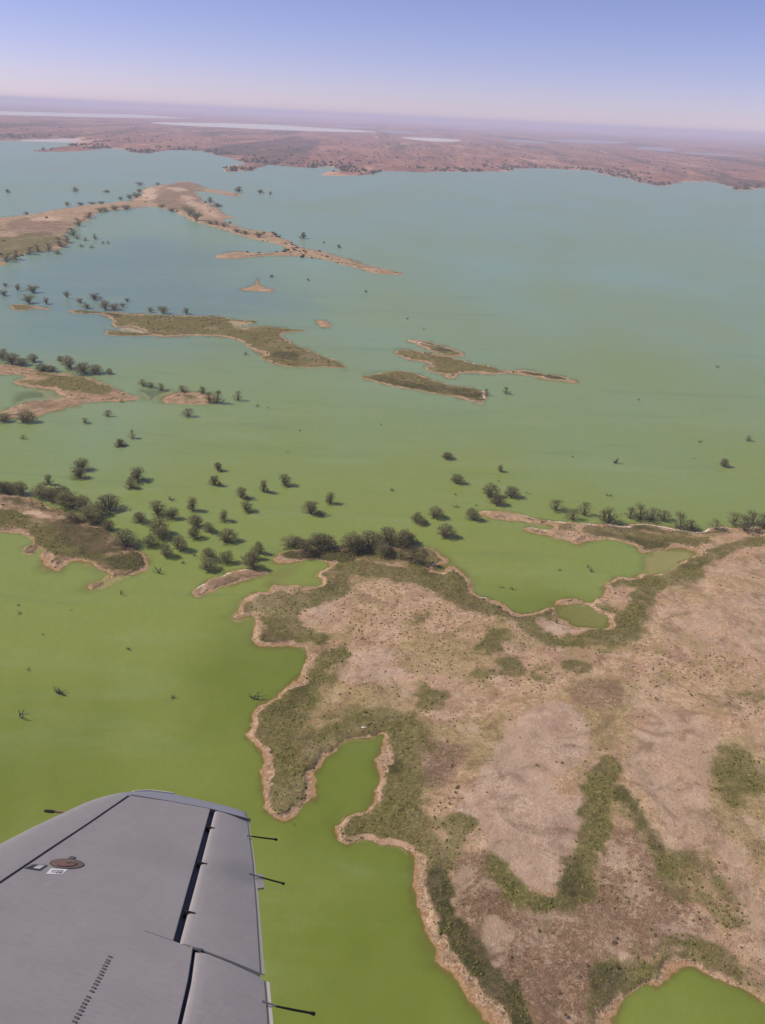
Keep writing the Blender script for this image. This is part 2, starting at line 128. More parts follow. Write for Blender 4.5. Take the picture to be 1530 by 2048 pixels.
 ('d',0.7,[(-327.5,922.4),(-293.4,921.5),(-282.9,895.2),(-306.8,914.5)]),
 ('b',0.9,[(-404,934.1),(-383.6,939.2),(-355.4,927.4),(-379.9,916.2)]),
 ('d',0.85,[(-19.1,724.2),(-5.3,719.9),(21.7,708.2),(56.8,698.4),(73.7,689.7),(72.5,674.6),(51.5,682.2),(21.4,692.4),(-5.1,707.6)]),
 ('b',0.9,[(-19.1,724.2),(3.5,743.9),(15.2,745.2),(35.4,720.5),(72.5,702.7),(73.7,689.7),(56.8,698.4),(21.7,708.2),(-5.3,719.9)]),
 ('b',0.9,[(10.5,816.5),(35.6,808),(61.7,781.5),(89.6,768),(69.7,757.9),(48.1,751.2),(39.4,772.5),(17.9,792.5)]),
 ('d',0.8,[(39.4,849.3),(59.4,831.5),(61.3,818.2),(48.6,818.8)]),
 ('d',0.8,[(118,765),(145.2,755.6),(155.1,744.3),(130,748.5)]),
 ('g',0.6,[(49.8,788.8),(66.3,777.6),(60.2,756.1),(43.5,753.1)]),
 ('g',0.9,[(-288.4,665.4),(-266.4,669.3),(-285.3,688.1),(-274.6,691.6),(-257.8,678.1),(-239.8,677.7),(-223.3,662.7),(-208.3,644.8),(-217.9,633.4),(-236.2,643.4),(-250.9,647.6),(-276.5,650)]),
 ('b',0.7,[(-259.5,610.8),(-238.3,617.3),(-240,601.9),(-251.3,594.2)]),
 ('g',1,[(-160.2,649.7),(-143.6,652.5),(-137.4,640.4),(-150.5,631.8)]),
 ('b',1,[(-623,2402.1),(-611.1,2693.6),(-554.9,2630.5),(-501.9,2315.8),(-439.8,2077),(-425.7,1863.9),(-512.2,2009),(-561.7,2138.3)]),
 ('g',0.8,[(-606.2,1400),(-566.1,1478.8),(-531.2,1459.9),(-508.7,1322.8),(-528.7,1229.3),(-556.9,1231.6)]),
 ('b',0.9,[(-692.3,1607.8),(-671.1,1701.6),(-570.1,1621.5),(-544.8,1487.2),(-608,1462.2)]),
 ('b',0.8,[(-437.2,1962.6),(-324.2,1749),(-216.3,1582),(-273.1,1612.7),(-367.1,1773.6)]),
 ('p',0.9,[(-665.7,2417.5),(-646.4,2520.3),(-556.6,2141.1),(-576.7,2129.8)]),
 ('p',0.8,[(-667.9,1681.2),(-616.8,1704.6),(-607.8,1653.4),(-646.2,1636.3)]),
 ('p',0.7,[(-625,2488.4),(-578.8,2519),(-484.9,2181.4),(-439.8,2077),(-335.4,1810.5),(-370.9,1841),(-472.1,2122.4),(-561.4,2358.2)])]
SALT = [(0.5,[(54.2,453.8),(60.2,455.6)]),
 (0.6,[(74.8,453.9),(79.4,451.3),(84.7,449.3)]),
 (0.7,[(91.3,447),(96.6,446),(101.3,445.2)]),
 (0.6,[(109,445.4),(117.1,444.7)]),
 (0.6,[(124.1,445.6),(131.2,443.4),(136.1,443.7)]),
 (0.8,[(141.2,447.5),(148.1,447.7),(155.8,445.3),(161.9,442.7),(170.8,440.2),(176.6,441.2),(181.3,447.5)]),
 (0.8,[(181.3,447.5),(188.7,449),(193.6,447)]),
 (0.6,[(204.9,451.5),(213.8,452.9)]),
 (0.5,[(77.8,436.7),(83.5,435.7),(88.6,433.8)]),
 (0.9,[(-82.4,353.9),(-80.7,356.4)]),
 (0.5,[(-76.6,363.6),(-69.2,368.1)]),
 (0.4,[(-66.2,371.7),(-60.5,373.3)]),
 (0.35,[(46.1,357.2),(50.1,356.7)]),
 (0.8,[(30.3,377.5),(31.7,378.2)]),
 (0.25,[(-5.6,257),(-1.2,257.9)]),
 (1,[(-67.3,795.4),(-47.3,769.4)]),
 (0.8,[(-246.7,922.4),(-187.9,928.6)]),
 (0.8,[(-171.9,919.7),(-139.7,913.5)]),
 (1,[(67,789.2),(93.8,773.3)]),
 (0.9,[(118.5,768.7),(155.8,748.8)]),
 (0.9,[(77,698),(75.7,675.1)]),
 (0.8,[(17.1,861.7),(59.4,831.5)])]
SHALLOWS = [([(79.6,354.3),(93.9,357.3),(105.4,346.7),(104.1,338),(95.9,333.1),(85.2,334.2),(79.2,344.2)],0.62),
 ([(133.8,406.6),(145.7,417.9),(162.4,421.2),(166.4,412.9),(149,397.1),(134.9,386.5),(129.6,389.8)],0.5),
 ([(74.5,445.8),(90.6,442.7),(93.9,437.6),(81.6,436.8)],0.55),
 ([(25.3,386.8),(33.4,389.5),(35,385.9),(28.5,377.7),(25.2,381.1)],0.45),
 ([(-62,326.8),(-58.3,344.3),(-54.1,331.7),(-58.3,324)],0.55),
 ([(-65.5,328.7),(-54.8,334.3),(-53.1,328.4),(-60.2,324.7)],0.6),
 ([(-13,211.6),(-8.8,216.5),(-8.2,205.9),(-4.7,201.7),(-10.1,202.8)],0.7),
 ([(-51.6,368.7),(-46.4,374.3),(-38.6,380.2),(-42.8,364.6),(-48.8,356.8),(-54.5,356.2)],0.7),
 ([(-191,657.9),(-164.3,659.1),(-165.8,626.1),(-183.3,629.5)],0.6),
 ([(-173.4,920.6),(-146.4,914.5),(-144.3,885.2),(-157.8,876.5)],0.3),
 ([(-267.6,860),(-251.4,863.6),(-231,841.7),(-260.4,843.9)],0.3),
 ([(-265.2,645.1),(-235.5,630.4),(-239.4,620.3),(-260,616.9),(-265.7,603.7),(-276.7,626.7)],0.6),
 ([(-30.1,307.8),(-23.6,309.7),(-24.5,303),(-28,301.4)],0.6),
 ([(-145.5,374.2),(-132,369.2),(-126.7,363.4),(-126,357.4),(-138.5,367.2)],0.7)]
TREES = {'near_bay':[(-190.9,464.3,4.8,5.9),(-176.2,476.2,8.0,6.0),(-178.9,488.6,9.8,7.3),(-169.9,532.1,6.4,4.3),(-144.6,464.9,6.9,5.0),(-143.1,477.7,10.5,6.7),(-121.5,430,9.1,7.3),(-110.5,426.2,7.7,6.1),(-102.5,438.2,6.2,7.7),(-98,473.5,6.1,6.0),(-101,496.9,5.4,5.3),(-83.3,426.4,5.6,6.5),(-80.2,456.9,7.3,6.9),(-75.1,439.8,6.8,6.2),(-68.5,467,5.4,7.8),(-59,479.2,7.3,6.7),(-39.4,439.7,9.8,6.8),(-29,456.7,5.9,6.1)],
 'island_tip':[(-125.8,418.7,6.8,6.0),(-116.1,394.2,7.0,6.1),(-116.6,405.7,9.2,8.0),(-112.1,403.3,7.4,6.9),(-105.7,382.4,6.8,6.6),(-101.3,391.9,7.4,7.0),(-95.8,405.1,5.6,6.2),(-94.9,418.2,7.2,6.4),(-81.3,368.6,8.0,6.4),(-88,410.7,6.4,4.9),(-81.4,379.2,7.5,6.3),(-80.1,400.5,8.3,6.6),(-74.4,380.7,6.7,5.9),(-62.7,383.5,4.9,6.6),(-59.8,375.9,7.9,7.3),(-58.7,389.3,4.9,7.0)],
 'west_row':[(-209.5,448.7,6.7,6.8),(-204.5,450.1,6.7,6.3),(-198.8,449.7,7.2,6.9),(-190.7,446.8,8.0,7.5),(-183.1,442.8,7.9,6.9),(-175.5,438.9,7.6,7.7),(-172.9,443.4,8.0,9.7),(-163.2,418.7,5.9,5.7),(-164.8,431.5,10.2,10.5),(-159.3,426.9,8.8,8.7),(-151.7,415.7,9.4,8.8),(-152.1,425.1,6.6,7.2),(-146.5,415.7,7.3,6.8),(-146.4,431.4,9.4,7.6),(-139.8,410.9,5.9,5.3),(-125.3,389.3,10.1,8.3)],
 'point_row':[(-48.2,399.7,8.8,6.6),(-43,398.3,6.3,6.1),(-37.3,397.2,8.8,8.2),(-31,397.3,9.5,9.0),(-25.5,399,8.3,9.0),(-17.3,399.9,9.6,9.9),(-10.3,397.9,8.8,9.8),(-6,400,8.3,10.7),(-1.5,397.1,7.0,7.6),(1.8,395.3,6.0,7.1),(3.4,405.6,8.7,11.1),(9,407.9,8.7,10.0),(12.8,410.1,5.7,6.2)],
 'point_bush':[(9.8,390.6,4.9,4.3),(14.2,387.9,7.4,6.4),(20.4,388.5,8.9,8.6)],
 'east_bay':[(17.6,438.5,6.5,5.6),(20.5,435.2,5.7,3.5),(26.9,444.8,8.5,6.3),(31,419.9,8.9,6.4),(39.3,534.9,7.1,4.4),(43,494.1,7.2,6.2),(51,441.7,7.4,6.2),(59.6,477,8.5,7.3),(64.6,463.8,7.7,6.5),(72.1,519.8,3.5,5.1),(74.1,476.2,7.9,6.6),(221.1,545.8,5.6,5.3)],
 'spit_row':[(97.6,462.4,8.0,6.9),(105.9,449.7,6.7,6.3),(113.5,456.4,6.7,8.4),(122.4,450.7,7.6,6.8),(126.3,449.1,9.7,8.7),(138.3,455.9,6.3,6.9),(145.3,455.7,10.1,8.2),(151.1,454,8.1,6.8),(157.8,455.4,6.7,5.3),(164.8,445.6,9.9,8.7),(170.9,445,6.6,5.7),(184,445.2,6.6,6.0),(196,454.2,8.7,7.6),(198.9,446.3,9.1,9.3),(207.7,455.5,9.5,7.9),(211.7,451,7.0,8.8)],
 'far_right':[(78.8,685.3,4.8,5.2),(94,692.4,5.7,6.2),(258.4,603.1,5.0,3.8)],
 'mid_row':[(-428.7,983.4,9.4,6.0),(-449.1,1036.1,6.4,4.7),(-426.7,1014.7,5.7,7.7),(-388.4,950.4,11.8,9.3),(-405.6,1007.8,12.4,8.0),(-369.8,950.9,6.7,7.3),(-361,987.6,5.5,7.5),(-338.8,965.7,7.6,5.3),(-322.1,939.5,9.0,5.8),(-331.3,984.9,12.2,7.2),(-303,940.2,11.7,9.8),(-294.8,939.5,11.1,7.5),(-289.4,953,5.4,4.4),(-292.9,984.4,5.5,4.5),(-255.6,934.4,6.6,6.3),(-240.8,935.4,11.6,7.2),(-215.6,934.9,6.6,6.3)],
 'leftmid_row':[(-325.4,727,10.1,9.1),(-258,565.3,8.1,6.2),(-310.8,709.1,11.5,8.5),(-248.2,568.4,11.2,7.4),(-301.1,705.4,9.8,6.2),(-294.8,721.2,9.2,6.4),(-276.6,694.3,9.3,6.1),(-269.4,694,8.1,5.3),(-276.2,724.7,6.3,4.6),(-259.3,706,11.9,11.1),(-246.1,696.8,13.4,9.2),(-236.7,691.6,10.5,7.9),(-227.5,695.6,5.7,4.8)],
 'islet':[(-189.8,664.4,7.8,5.9),(-183,664.2,7.8,4.6),(-173.7,658.2,7.3,5.9),(-155.7,655.1,9.2,5.4),(-141.4,655.5,7.3,5.4),(-132.5,630.3,8.5,8.9),(-127.9,632.4,8.5,9.7)],
 'central_bay':[(-233.3,535.4,3.9,3.0),(-205.6,572.7,5.8,3.7),(-194.6,588.3,5.9,4.7),(-169.7,531.6,6.1,4.7),(-195.1,622,3.7,2.0),(-165.6,547.2,5.6,5.3),(-139.9,596.2,9.2,6.5),(-111.9,640.1,7.5,7.3),(-128.7,775.9,4.0,3.4)],
 'headland_shore':[(-518.9,1205.3,16.0,12.3),(-515.1,1229.2,16.3,11.1),(-516.4,1276.6,16.9,10.7),(-509.1,1304.4,17.2,10.9),(-500.5,1320.4,17.4,12.6),(-481.9,1298.4,13.6,5.0),(-496.1,1359.7,20.9,13.8),(-507.1,1413.3,15.5,10.5),(-521.3,1489.8,18.7,12.4),(-504.3,1451.2,9.9,5.2),(-556.2,1619.6,19.4,12.0),(-470.2,1371.8,9.4,4.1),(-488.3,1438.6,9.8,6.0),(-580.3,1734.8,17.8,11.2),(-452.7,1364.2,7.5,4.1),(-478.6,1457.9,9.6,7.8),(-451.8,1416,5.8,4.2),(-444.8,1418.6,4.7,4.2)],
 'headland_ridge':[(-693.7,1736.3,9.4,6.6),(-689,1933.6,13.0,7.9),(-667.8,1956.2,15.8,5.7),(-648.4,1978.1,18.1,5.8),(-590.8,1844.2,17.9,9.7),(-633.3,1998.1,16.1,5.8),(-584,1862.8,17.1,9.8),(-574,1888.6,20.4,10.0),(-625.9,2102.2,11.3,8.6),(-559.2,1917.4,22.7,9.0),(-614.4,2142,14.4,10.6),(-606.8,2166.9,19.8,13.9),(-694.8,2525.2,20.2,8.0),(-637.1,2311.5,14.8,9.4),(-650.4,2536.4,13.5,8.1),(-499.9,1980.9,18.1,7.5),(-463.5,1917.2,18.6,7.9),(-438.1,1919.2,18.6,11.2),(-413,1840.5,22.9,18.4),(-383.4,1770.8,21.1,17.7),(-345.9,1726.8,15.9,8.1),(-333.7,1723.7,14.0,8.1),(-320.1,1700.7,18.4,8.0),(-281,1620.5,15.0,5.7),(-261.1,1606.6,15.7,5.7),(-233.2,1565.2,14.5,9.3)],
 'far_bay':[(-897.9,2143.2,11.5,8.7),(-779.9,2254.1,13.3,10.5),(-708.9,2282.8,18.3,5.3),(-428.7,2139.6,16.1,12.5),(-398,2062.7,21.1,6.6),(-413.9,2457.6,18.4,12.8),(-358.2,2458.4,15.7,10.0),(-327.8,2427.8,9.7,7.7),(-159.2,1185.4,4.6,3.9),(-159.3,1593.6,13.0,10.4),(-112,1173.7,3.9,2.8),(-120.6,1544.8,4.2,3.2),(-93.4,1495.4,7.3,5.3),(-34.8,1111.6,3.7,2.7)]}
SNAGS = {'near':[(-155.3,330.1,1.7,1.2),(-152.2,323.3,3.0,1.2),(-125.3,255.2,5.7,3.9),(-132.7,283.2,1.9,1.3),(-136.3,308,1.6,1.3),(-115.9,269.7,4.8,3.6),(-131.7,328.1,1.3,0.9),(-115.4,344.6,4.0,3.4),(-99.7,300.8,1.6,0.9),(-99,300.5,2.8,1.3),(-74,269.7,2.6,1.6),(-44.5,272.4,5.2,3.2),(-22.7,209,1.5,1.0)],
 'mid':[(-103.6,365.3,4.7,3.6),(-117.7,450.1,6.7,2.7),(-94.7,376.4,2.9,1.6),(-90.8,384.3,2.4,2.7),(-58.4,391.6,2.0,1.3)],
 'lagoon':[(57.6,367.4,3.8,1.0),(62.7,366.4,3.3,1.0),(88,387.6,2.9,1.1),(102.8,392.9,3.5,3.2),(103.8,388.2,3.0,2.1)],
 'east':[(-96.3,627.5,3.7,2.4),(-87.9,625.2,2.2,1.6),(-63.1,534,2.6,1.4),(-59.3,577.2,2.1,1.5),(-4,598.6,2.1,1.9),(5.2,479.3,4.1,1.6),(16.4,963.3,4.3,2.9),(32.7,912.7,4.1,3.4),(41.8,477,2.3,1.6),(41.4,459.6,5.7,1.5),(52.9,462.4,2.3,1.2),(69.9,501.6,2.4,1.3),(86,484.8,4.1,1.6),(123.5,551.5,2.0,1.4),(133.8,486.9,5.9,1.9),(149.9,544,5.9,4.6),(202.2,693.3,3.2,1.8),(206.1,559.1,2.0,1.5),(220.8,594,3.5,2.3),(304.8,813.9,5.6,3.0),(259.2,604.9,2.9,1.6)]}
BUSHES = [(-171.2,383.5),(-152.1,365.8),(-152.8,369.6),(-128.5,352.4),(-95.9,777.8),(-89.2,777.3),(-13.3,256.6),(-4.4,257.8),(-2.7,265.8),(-1.2,259.1),(6.8,235.7),(7.4,237.6),(12.6,246.8),(13.9,247.3),(18,250.5),(26.5,251.2),(26.6,251.9),(25.9,220.5),(27.7,238.6),(27.9,225.6),(28.4,227.7),(28.7,228.1),(29.2,228.9),(42,228.7),(39.3,165),(39.6,157.7),(50.2,222.4),(56.4,240.9),(57.1,240.3),(48,173.4),(51.3,172.8),(63.4,243.1),(50.3,155),(65.3,242.7),(51,148.9),(56.4,159.9),(58.8,163.4),(67.6,170.8),(68.5,172.3),(66.5,163.1),(78.6,175.5),(79.1,173.7),(107.9,282.9),(122.6,286.6),(93,179.7),(99.5,178.2),(101.5,171.3)]
WING = {'le':[(-0.9934,-3.1263),(-1.0108,-2.6584),(-1.0151,-2.2328),(-1.0122,-1.7293),(-1.0179,-1.3586),(-1.0105,-0.96),(-1.003,-0.6249),(-0.9735,-0.3889),(-0.9007,-0.1341)],
 'spar':[(-0.583,-4.2565),(-0.6237,-3.5049),(-0.6907,-2.284),(-0.7263,-1.657),(-0.7599,-1.0249),(-0.8126,-0.2172)],
 'gapf':[(-0.2465,0.0797),(0.0618,-1.2986),(0.2894,-2.2935)],
 'gapa':[(-0.2051,0.0807),(0.1075,-1.3161),(0.3225,-2.2866)],
 'te':[(0.0608,0.11),(0.3305,-0.7618),(0.5642,-1.5738),(0.7654,-2.2866)],
 'te2':[(0.8071,-2.3598),(0.8686,-2.5728),(0.9273,-2.7782),(0.9838,-2.9789)],
 'fgap':[(0.4056,-2.3068),(0.4885,-2.6331),(0.5728,-3.0244),(0.6162,-3.2219)],
 'fgapa':[(0.4158,-2.3051),(0.4985,-2.6254),(0.582,-3.018),(0.6249,-3.2161)],
 'tiprib':[(-0.8806,-0.182),(-0.8145,-0.1826),(-0.5417,-0.0448),(-0.2465,0.0797),(0.0764,0.1297)],
 'tip':[(-0.9735,-0.3889),(-0.8929,-0.1033),(-0.7698,0.1153),(-0.6007,0.2384),(-0.4045,0.2968),(-0.2025,0.3419),(-0.0182,0.3442),(0.0733,0.1257)],
 'brk':[(0.1323,-2.2923),(0.2894,-2.2935),(0.4056,-2.3068),(0.7693,-2.3025)],
 'hinge':[(-0.1249,-0.3621),(0.0503,-1.1088),(0.2283,-1.897)],
 'wick':[[(0.1504,-0.3032),(0.1832,-0.2647),(0.3591,-0.1481)],[(0.3699,-1.0482),(0.4389,-1.0224),(0.6049,-0.9978)],[(0.8446,-2.6066),(0.9133,-2.5943),(1.0947,-2.5387)]],
 'cap':[(-0.5547,-1.7942),(-0.6276,-1.861),(-0.4759,-1.7213),(-0.5886,-1.7255),(-0.5218,-1.8609),(-0.5703,-1.6844)],
 'plb':[(-0.6925,-2.0285),(-0.6827,-1.9394),(-0.6181,-1.8915),(-0.6133,-1.9949)],
 'plw':[(-0.5701,-2.0079),(-0.586,-1.9178),(-0.5103,-1.859),(-0.5028,-1.9488)],
 'dash':[(0.1007,-2.6644),(0.1069,-2.7019),(0.112,-2.7277),(0.1171,-2.759),(0.1239,-2.7884),(0.1288,-2.8188),(0.1364,-2.8467),(0.1411,-2.8789),(0.1467,-2.9099),(0.1513,-2.9385),(0.1576,-2.9705),(0.1629,-3.0027),(0.1707,-3.0549),(0.1759,-3.0833),(0.18,-3.1142),(0.185,-3.1416),(0.1915,-3.1698),(0.1963,-3.201),(0.2002,-3.23),(0.2064,-3.2613),(0.2125,-3.292),(0.2185,-3.3222)],
 'pitot':[(-1.1253,-0.9243),(-1.0758,-0.8896),(-0.9983,-0.8339),(-0.9904,-0.6923)],
 'tab':[(0.4137,-0.9356),(0.4276,-0.9213),(0.4895,-1.1441),(0.4816,-1.1934)],
 'strip':[(0.8034,-2.3444),(0.819,-2.3324),(0.9496,-2.7626),(1.0091,-2.9622),(0.9877,-2.9764),(0.9273,-2.7782)]}
WING_AXES = [(0.97186,-0.19519,-0.13185),(0.10451,0.85895,-0.50128),(0.21110,0.47340,0.85518),(-1.00001,5.24134,-4.99325)]

# ------------------------------------------------------------------ helpers
rng = np.random.default_rng(7); random.seed(7)

def tag(o, label=None, cat=None, group=None, kind=None):
    if label: o['label'] = label
    if cat: o['category'] = cat
    if group: o['group'] = group
    if kind: o['kind'] = kind
    return o

def link(name, me, mats=(), parent=None):
    o = bpy.data.objects.new(name, me); COL.objects.link(o)
    if me is not None:
        for m in mats:
            if m.name not in [x.name for x in me.materials if x]: me.materials.append(m)
    if parent: o.parent = parent
    return o

def mesh(name, verts, faces, smooth=False):
    """verts (n,3), faces (m,k) numpy with a constant k."""
    verts = np.asarray(verts, dtype=np.float32); faces = np.asarray(faces, dtype=np.int32)
    me = bpy.data.meshes.new(name)
    me.vertices.add(len(verts)); me.vertices.foreach_set('co', verts.ravel())
    k = faces.shape[1]
    me.loops.add(faces.size); me.loops.foreach_set('vertex_index', faces.ravel())
    me.polygons.add(len(faces))
    me.polygons.foreach_set('loop_start', np.arange(0, faces.size, k, dtype=np.int32))
    me.polygons.foreach_set('loop_total', np.full(len(faces), k, dtype=np.int32))
    me.polygons.foreach_set('use_smooth', np.full(len(faces), smooth))
    me.update(calc_edges=True); me.validate()
    return me

def attr(me, name, vals):
    a = me.attributes.new(name, 'FLOAT', 'POINT'); a.data.foreach_set('value', np.asarray(vals, dtype=np.float32))
def attr3(me, name, vals):
    v = np.asarray(vals, dtype=np.float32)
    a = me.attributes.new(name, 'FLOAT_VECTOR', 'POINT'); a.data.foreach_set('vector', v.ravel())

def hash2(ix, iy, seed):
    h = (ix.astype(np.int64)*374761393 + iy.astype(np.int64)*668265263 + seed*974634777) & 0xffffffff
    h = ((h ^ (h >> 13))*1274126177) & 0xffffffff
    return ((h ^ (h >> 16)) & 0xffff)/65535.0
def vnoise(x, y, seed=0):
    ix = np.floor(x); iy = np.floor(y); fx = x-ix; fy = y-iy
    fx = fx*fx*(3-2*fx); fy = fy*fy*(3-2*fy)
    a = hash2(ix, iy, seed); b = hash2(ix+1, iy, seed); c = hash2(ix, iy+1, seed); d = hash2(ix+1, iy+1, seed)
    return (a*(1-fx)+b*fx)*(1-fy) + (c*(1-fx)+d*fx)*fy
def fbm(x, y, wl, octv=4, seed=0):
    s = 0; a = 0.5; t = 0
    for k in range(octv):
        s = s + a*vnoise(x/wl*2**k + 17.3*k, y/wl*2**k - 9.1*k, seed+k); t += a; a *= 0.5
    return (s/t - 0.5)*1.8
def sstep(a, b, x):
    t = np.clip((x-a)/(b-a), 0, 1); return t*t*(3-2*t)

def chaikin(p, n=2):
    p = np.array(p, dtype=float)
    for _ in range(n):
        q = np.roll(p, -1, 0); p = np.stack([0.75*p+0.25*q, 0.25*p+0.75*q], 1).reshape(-1, 2)
    return p
def segdist(x, y, poly, closed=True):
    p = np.asarray(poly, dtype=float); d = np.full(x.shape, 1e18)
    n = len(p)
    for i in range(n if closed else n-1):
        ax, ay = p[i]; bx, by = p[(i+1) % n]; dx, dy = bx-ax, by-ay; L = dx*dx+dy*dy+1e-12
        t = np.clip(((x-ax)*dx+(y-ay)*dy)/L, 0, 1)
        d = np.minimum(d, (x-ax-t*dx)**2 + (y-ay-t*dy)**2)
    return np.sqrt(d)
def inside(x, y, poly):
    p = np.asarray(poly, dtype=float); r = np.zeros(x.shape, bool); n = len(p)
    for i in range(n):
        ax, ay = p[i]; bx, by = p[(i+1) % n]
        if ay == by: continue
        r ^= ((ay > y) != (by > y)) & (x < (bx-ax)*(y-ay)/(by-ay)+ax)
    return r
def sdf(x, y, poly, far=None):
    """signed distance, positive inside; beyond far metres of the bounding box it returns -far"""
    p = np.asarray(poly, dtype=float); out = np.full(x.shape, -1e6 if far is None else -far, dtype=float)
    if far is None: m = np.ones(x.shape, bool)
    else:
        m = (x > p[:,0].min()-far) & (x < p[:,0].max()+far) & (y > p[:,1].min()-far) & (y < p[:,1].max()+far)
    if m.any():
        d = segdist(x[m], y[m], p); i = inside(x[m], y[m], p); out[m] = np.where(i, d, -d)
    return out

# ------------------------------------------------------------------ materials
class NT:
    def __init__(s, name):
        s.m = bpy.data.materials.new(name); s.m.use_nodes = True
        s.t = s.m.node_tree; s.n = s.t.nodes; s.b = s.n['Principled BSDF']; s.out = s.n['Material Output']
    def new(s, typ, **kw):
        n = s.n.new(typ)
        for k, v in kw.items(): setattr(n, k, v)
        return n
    def link(s, a, b): s.t.links.new(a, b)
    def val(s, sock, v):
        if hasattr(v, 'links'): s.link(v, sock)
        elif v is not None: sock.default_value = v
    def math(s, op, a, b=None, c=None, clamp=False):
        n = s.new('ShaderNodeMath', operation=op, use_clamp=clamp)
        s.val(n.inputs[0], a); s.val(n.inputs[1], b); s.val(n.inputs[2], c); return n.outputs[0]
    def mix(s, f, a, b, blend='MIX'):
        n = s.new('ShaderNodeMix', data_type='RGBA', blend_type=blend)
        s.val(n.inputs[0], f)
        for i, v in ((6, a), (7, b)):
            s.val(n.inputs[i], v if hasattr(v, 'links') else (*v, 1))
        return n.outputs[2]
    def noise(s, vec, scale, detail=4, rough=0.6, dist=0.0, out=0):
        n = s.new('ShaderNodeTexNoise'); s.val(n.inputs['Vector'], vec)
        n.inputs['Scale'].default_value = scale; n.inputs['Detail'].default_value = detail
        n.inputs['Roughness'].default_value = rough; n.inputs['Distortion'].default_value = dist
        return n.outputs[out]
    def pos(s, scale=(1, 1, 1)):
        g = s.new('ShaderNodeNewGeometry'); mp = s.new('ShaderNodeMapping'); mp.inputs['Scale'].default_value = scale
        s.link(g.outputs['Position'], mp.inputs['Vector']); return mp.outputs[0]
    def objpos(s, scale=(1, 1, 1)):
        g = s.new('ShaderNodeTexCoord'); mp = s.new('ShaderNodeMapping'); mp.inputs['Scale'].default_value = scale
        s.link(g.outputs['Object'], mp.inputs['Vector']); return mp.outputs[0]
    def ramp(s, f, stops):
        n = s.new('ShaderNodeValToRGB'); s.val(n.inputs[0], f); e = n.color_ramp.elements
        while len(e) < len(stops): e.new(0.5)
        for i, (p, c) in enumerate(stops): e[i].position = p; e[i].color = (*c, 1)
        return n.outputs[0]
    def step(s, f, a, b):
        n = s.new('ShaderNodeMapRange', interpolation_type='SMOOTHSTEP'); s.val(n.inputs[0], f)
        n.inputs[1].default_value = a; n.inputs[2].default_value = b; return n.outputs[0]
    def attr(s, name):
        n = s.new('ShaderNodeAttribute'); n.attribute_name = name; return n
    def bump(s, h, strength, dist):
        n = s.new('ShaderNodeBump'); n.inputs['Strength'].default_value = strength; n.inputs['Distance'].default_value = dist
        s.link(h, n.inputs['Height']); s.link(n.outputs[0], s.b.inputs['Normal'])
    def set(s, **kw):
        for k, v in kw.items(): s.val(s.b.inputs[k], v if hasattr(v, 'links') or not isinstance(v, tuple) else (*v, 1))
        return s.m

def plain(name, col, rough=0.6, metal=0.0, var=0.15, scale=20.0, spec=0.5):
    t = NT(name); p = t.objpos()
    n = t.noise(p, scale, 5, 0.65)
    t.link(t.mix(n, tuple(c*(1-var) for c in col), tuple(min(1, c*(1+var)) for c in col)), t.b.inputs['Base Color'])
    t.link(t.math('MULTIPLY_ADD', n, 0.2, rough-0.1), t.b.inputs['Roughness'])
    t.b.inputs['Metallic'].default_value = metal; t.b.inputs['Specular IOR Level'].default_value = spec
    return t.m

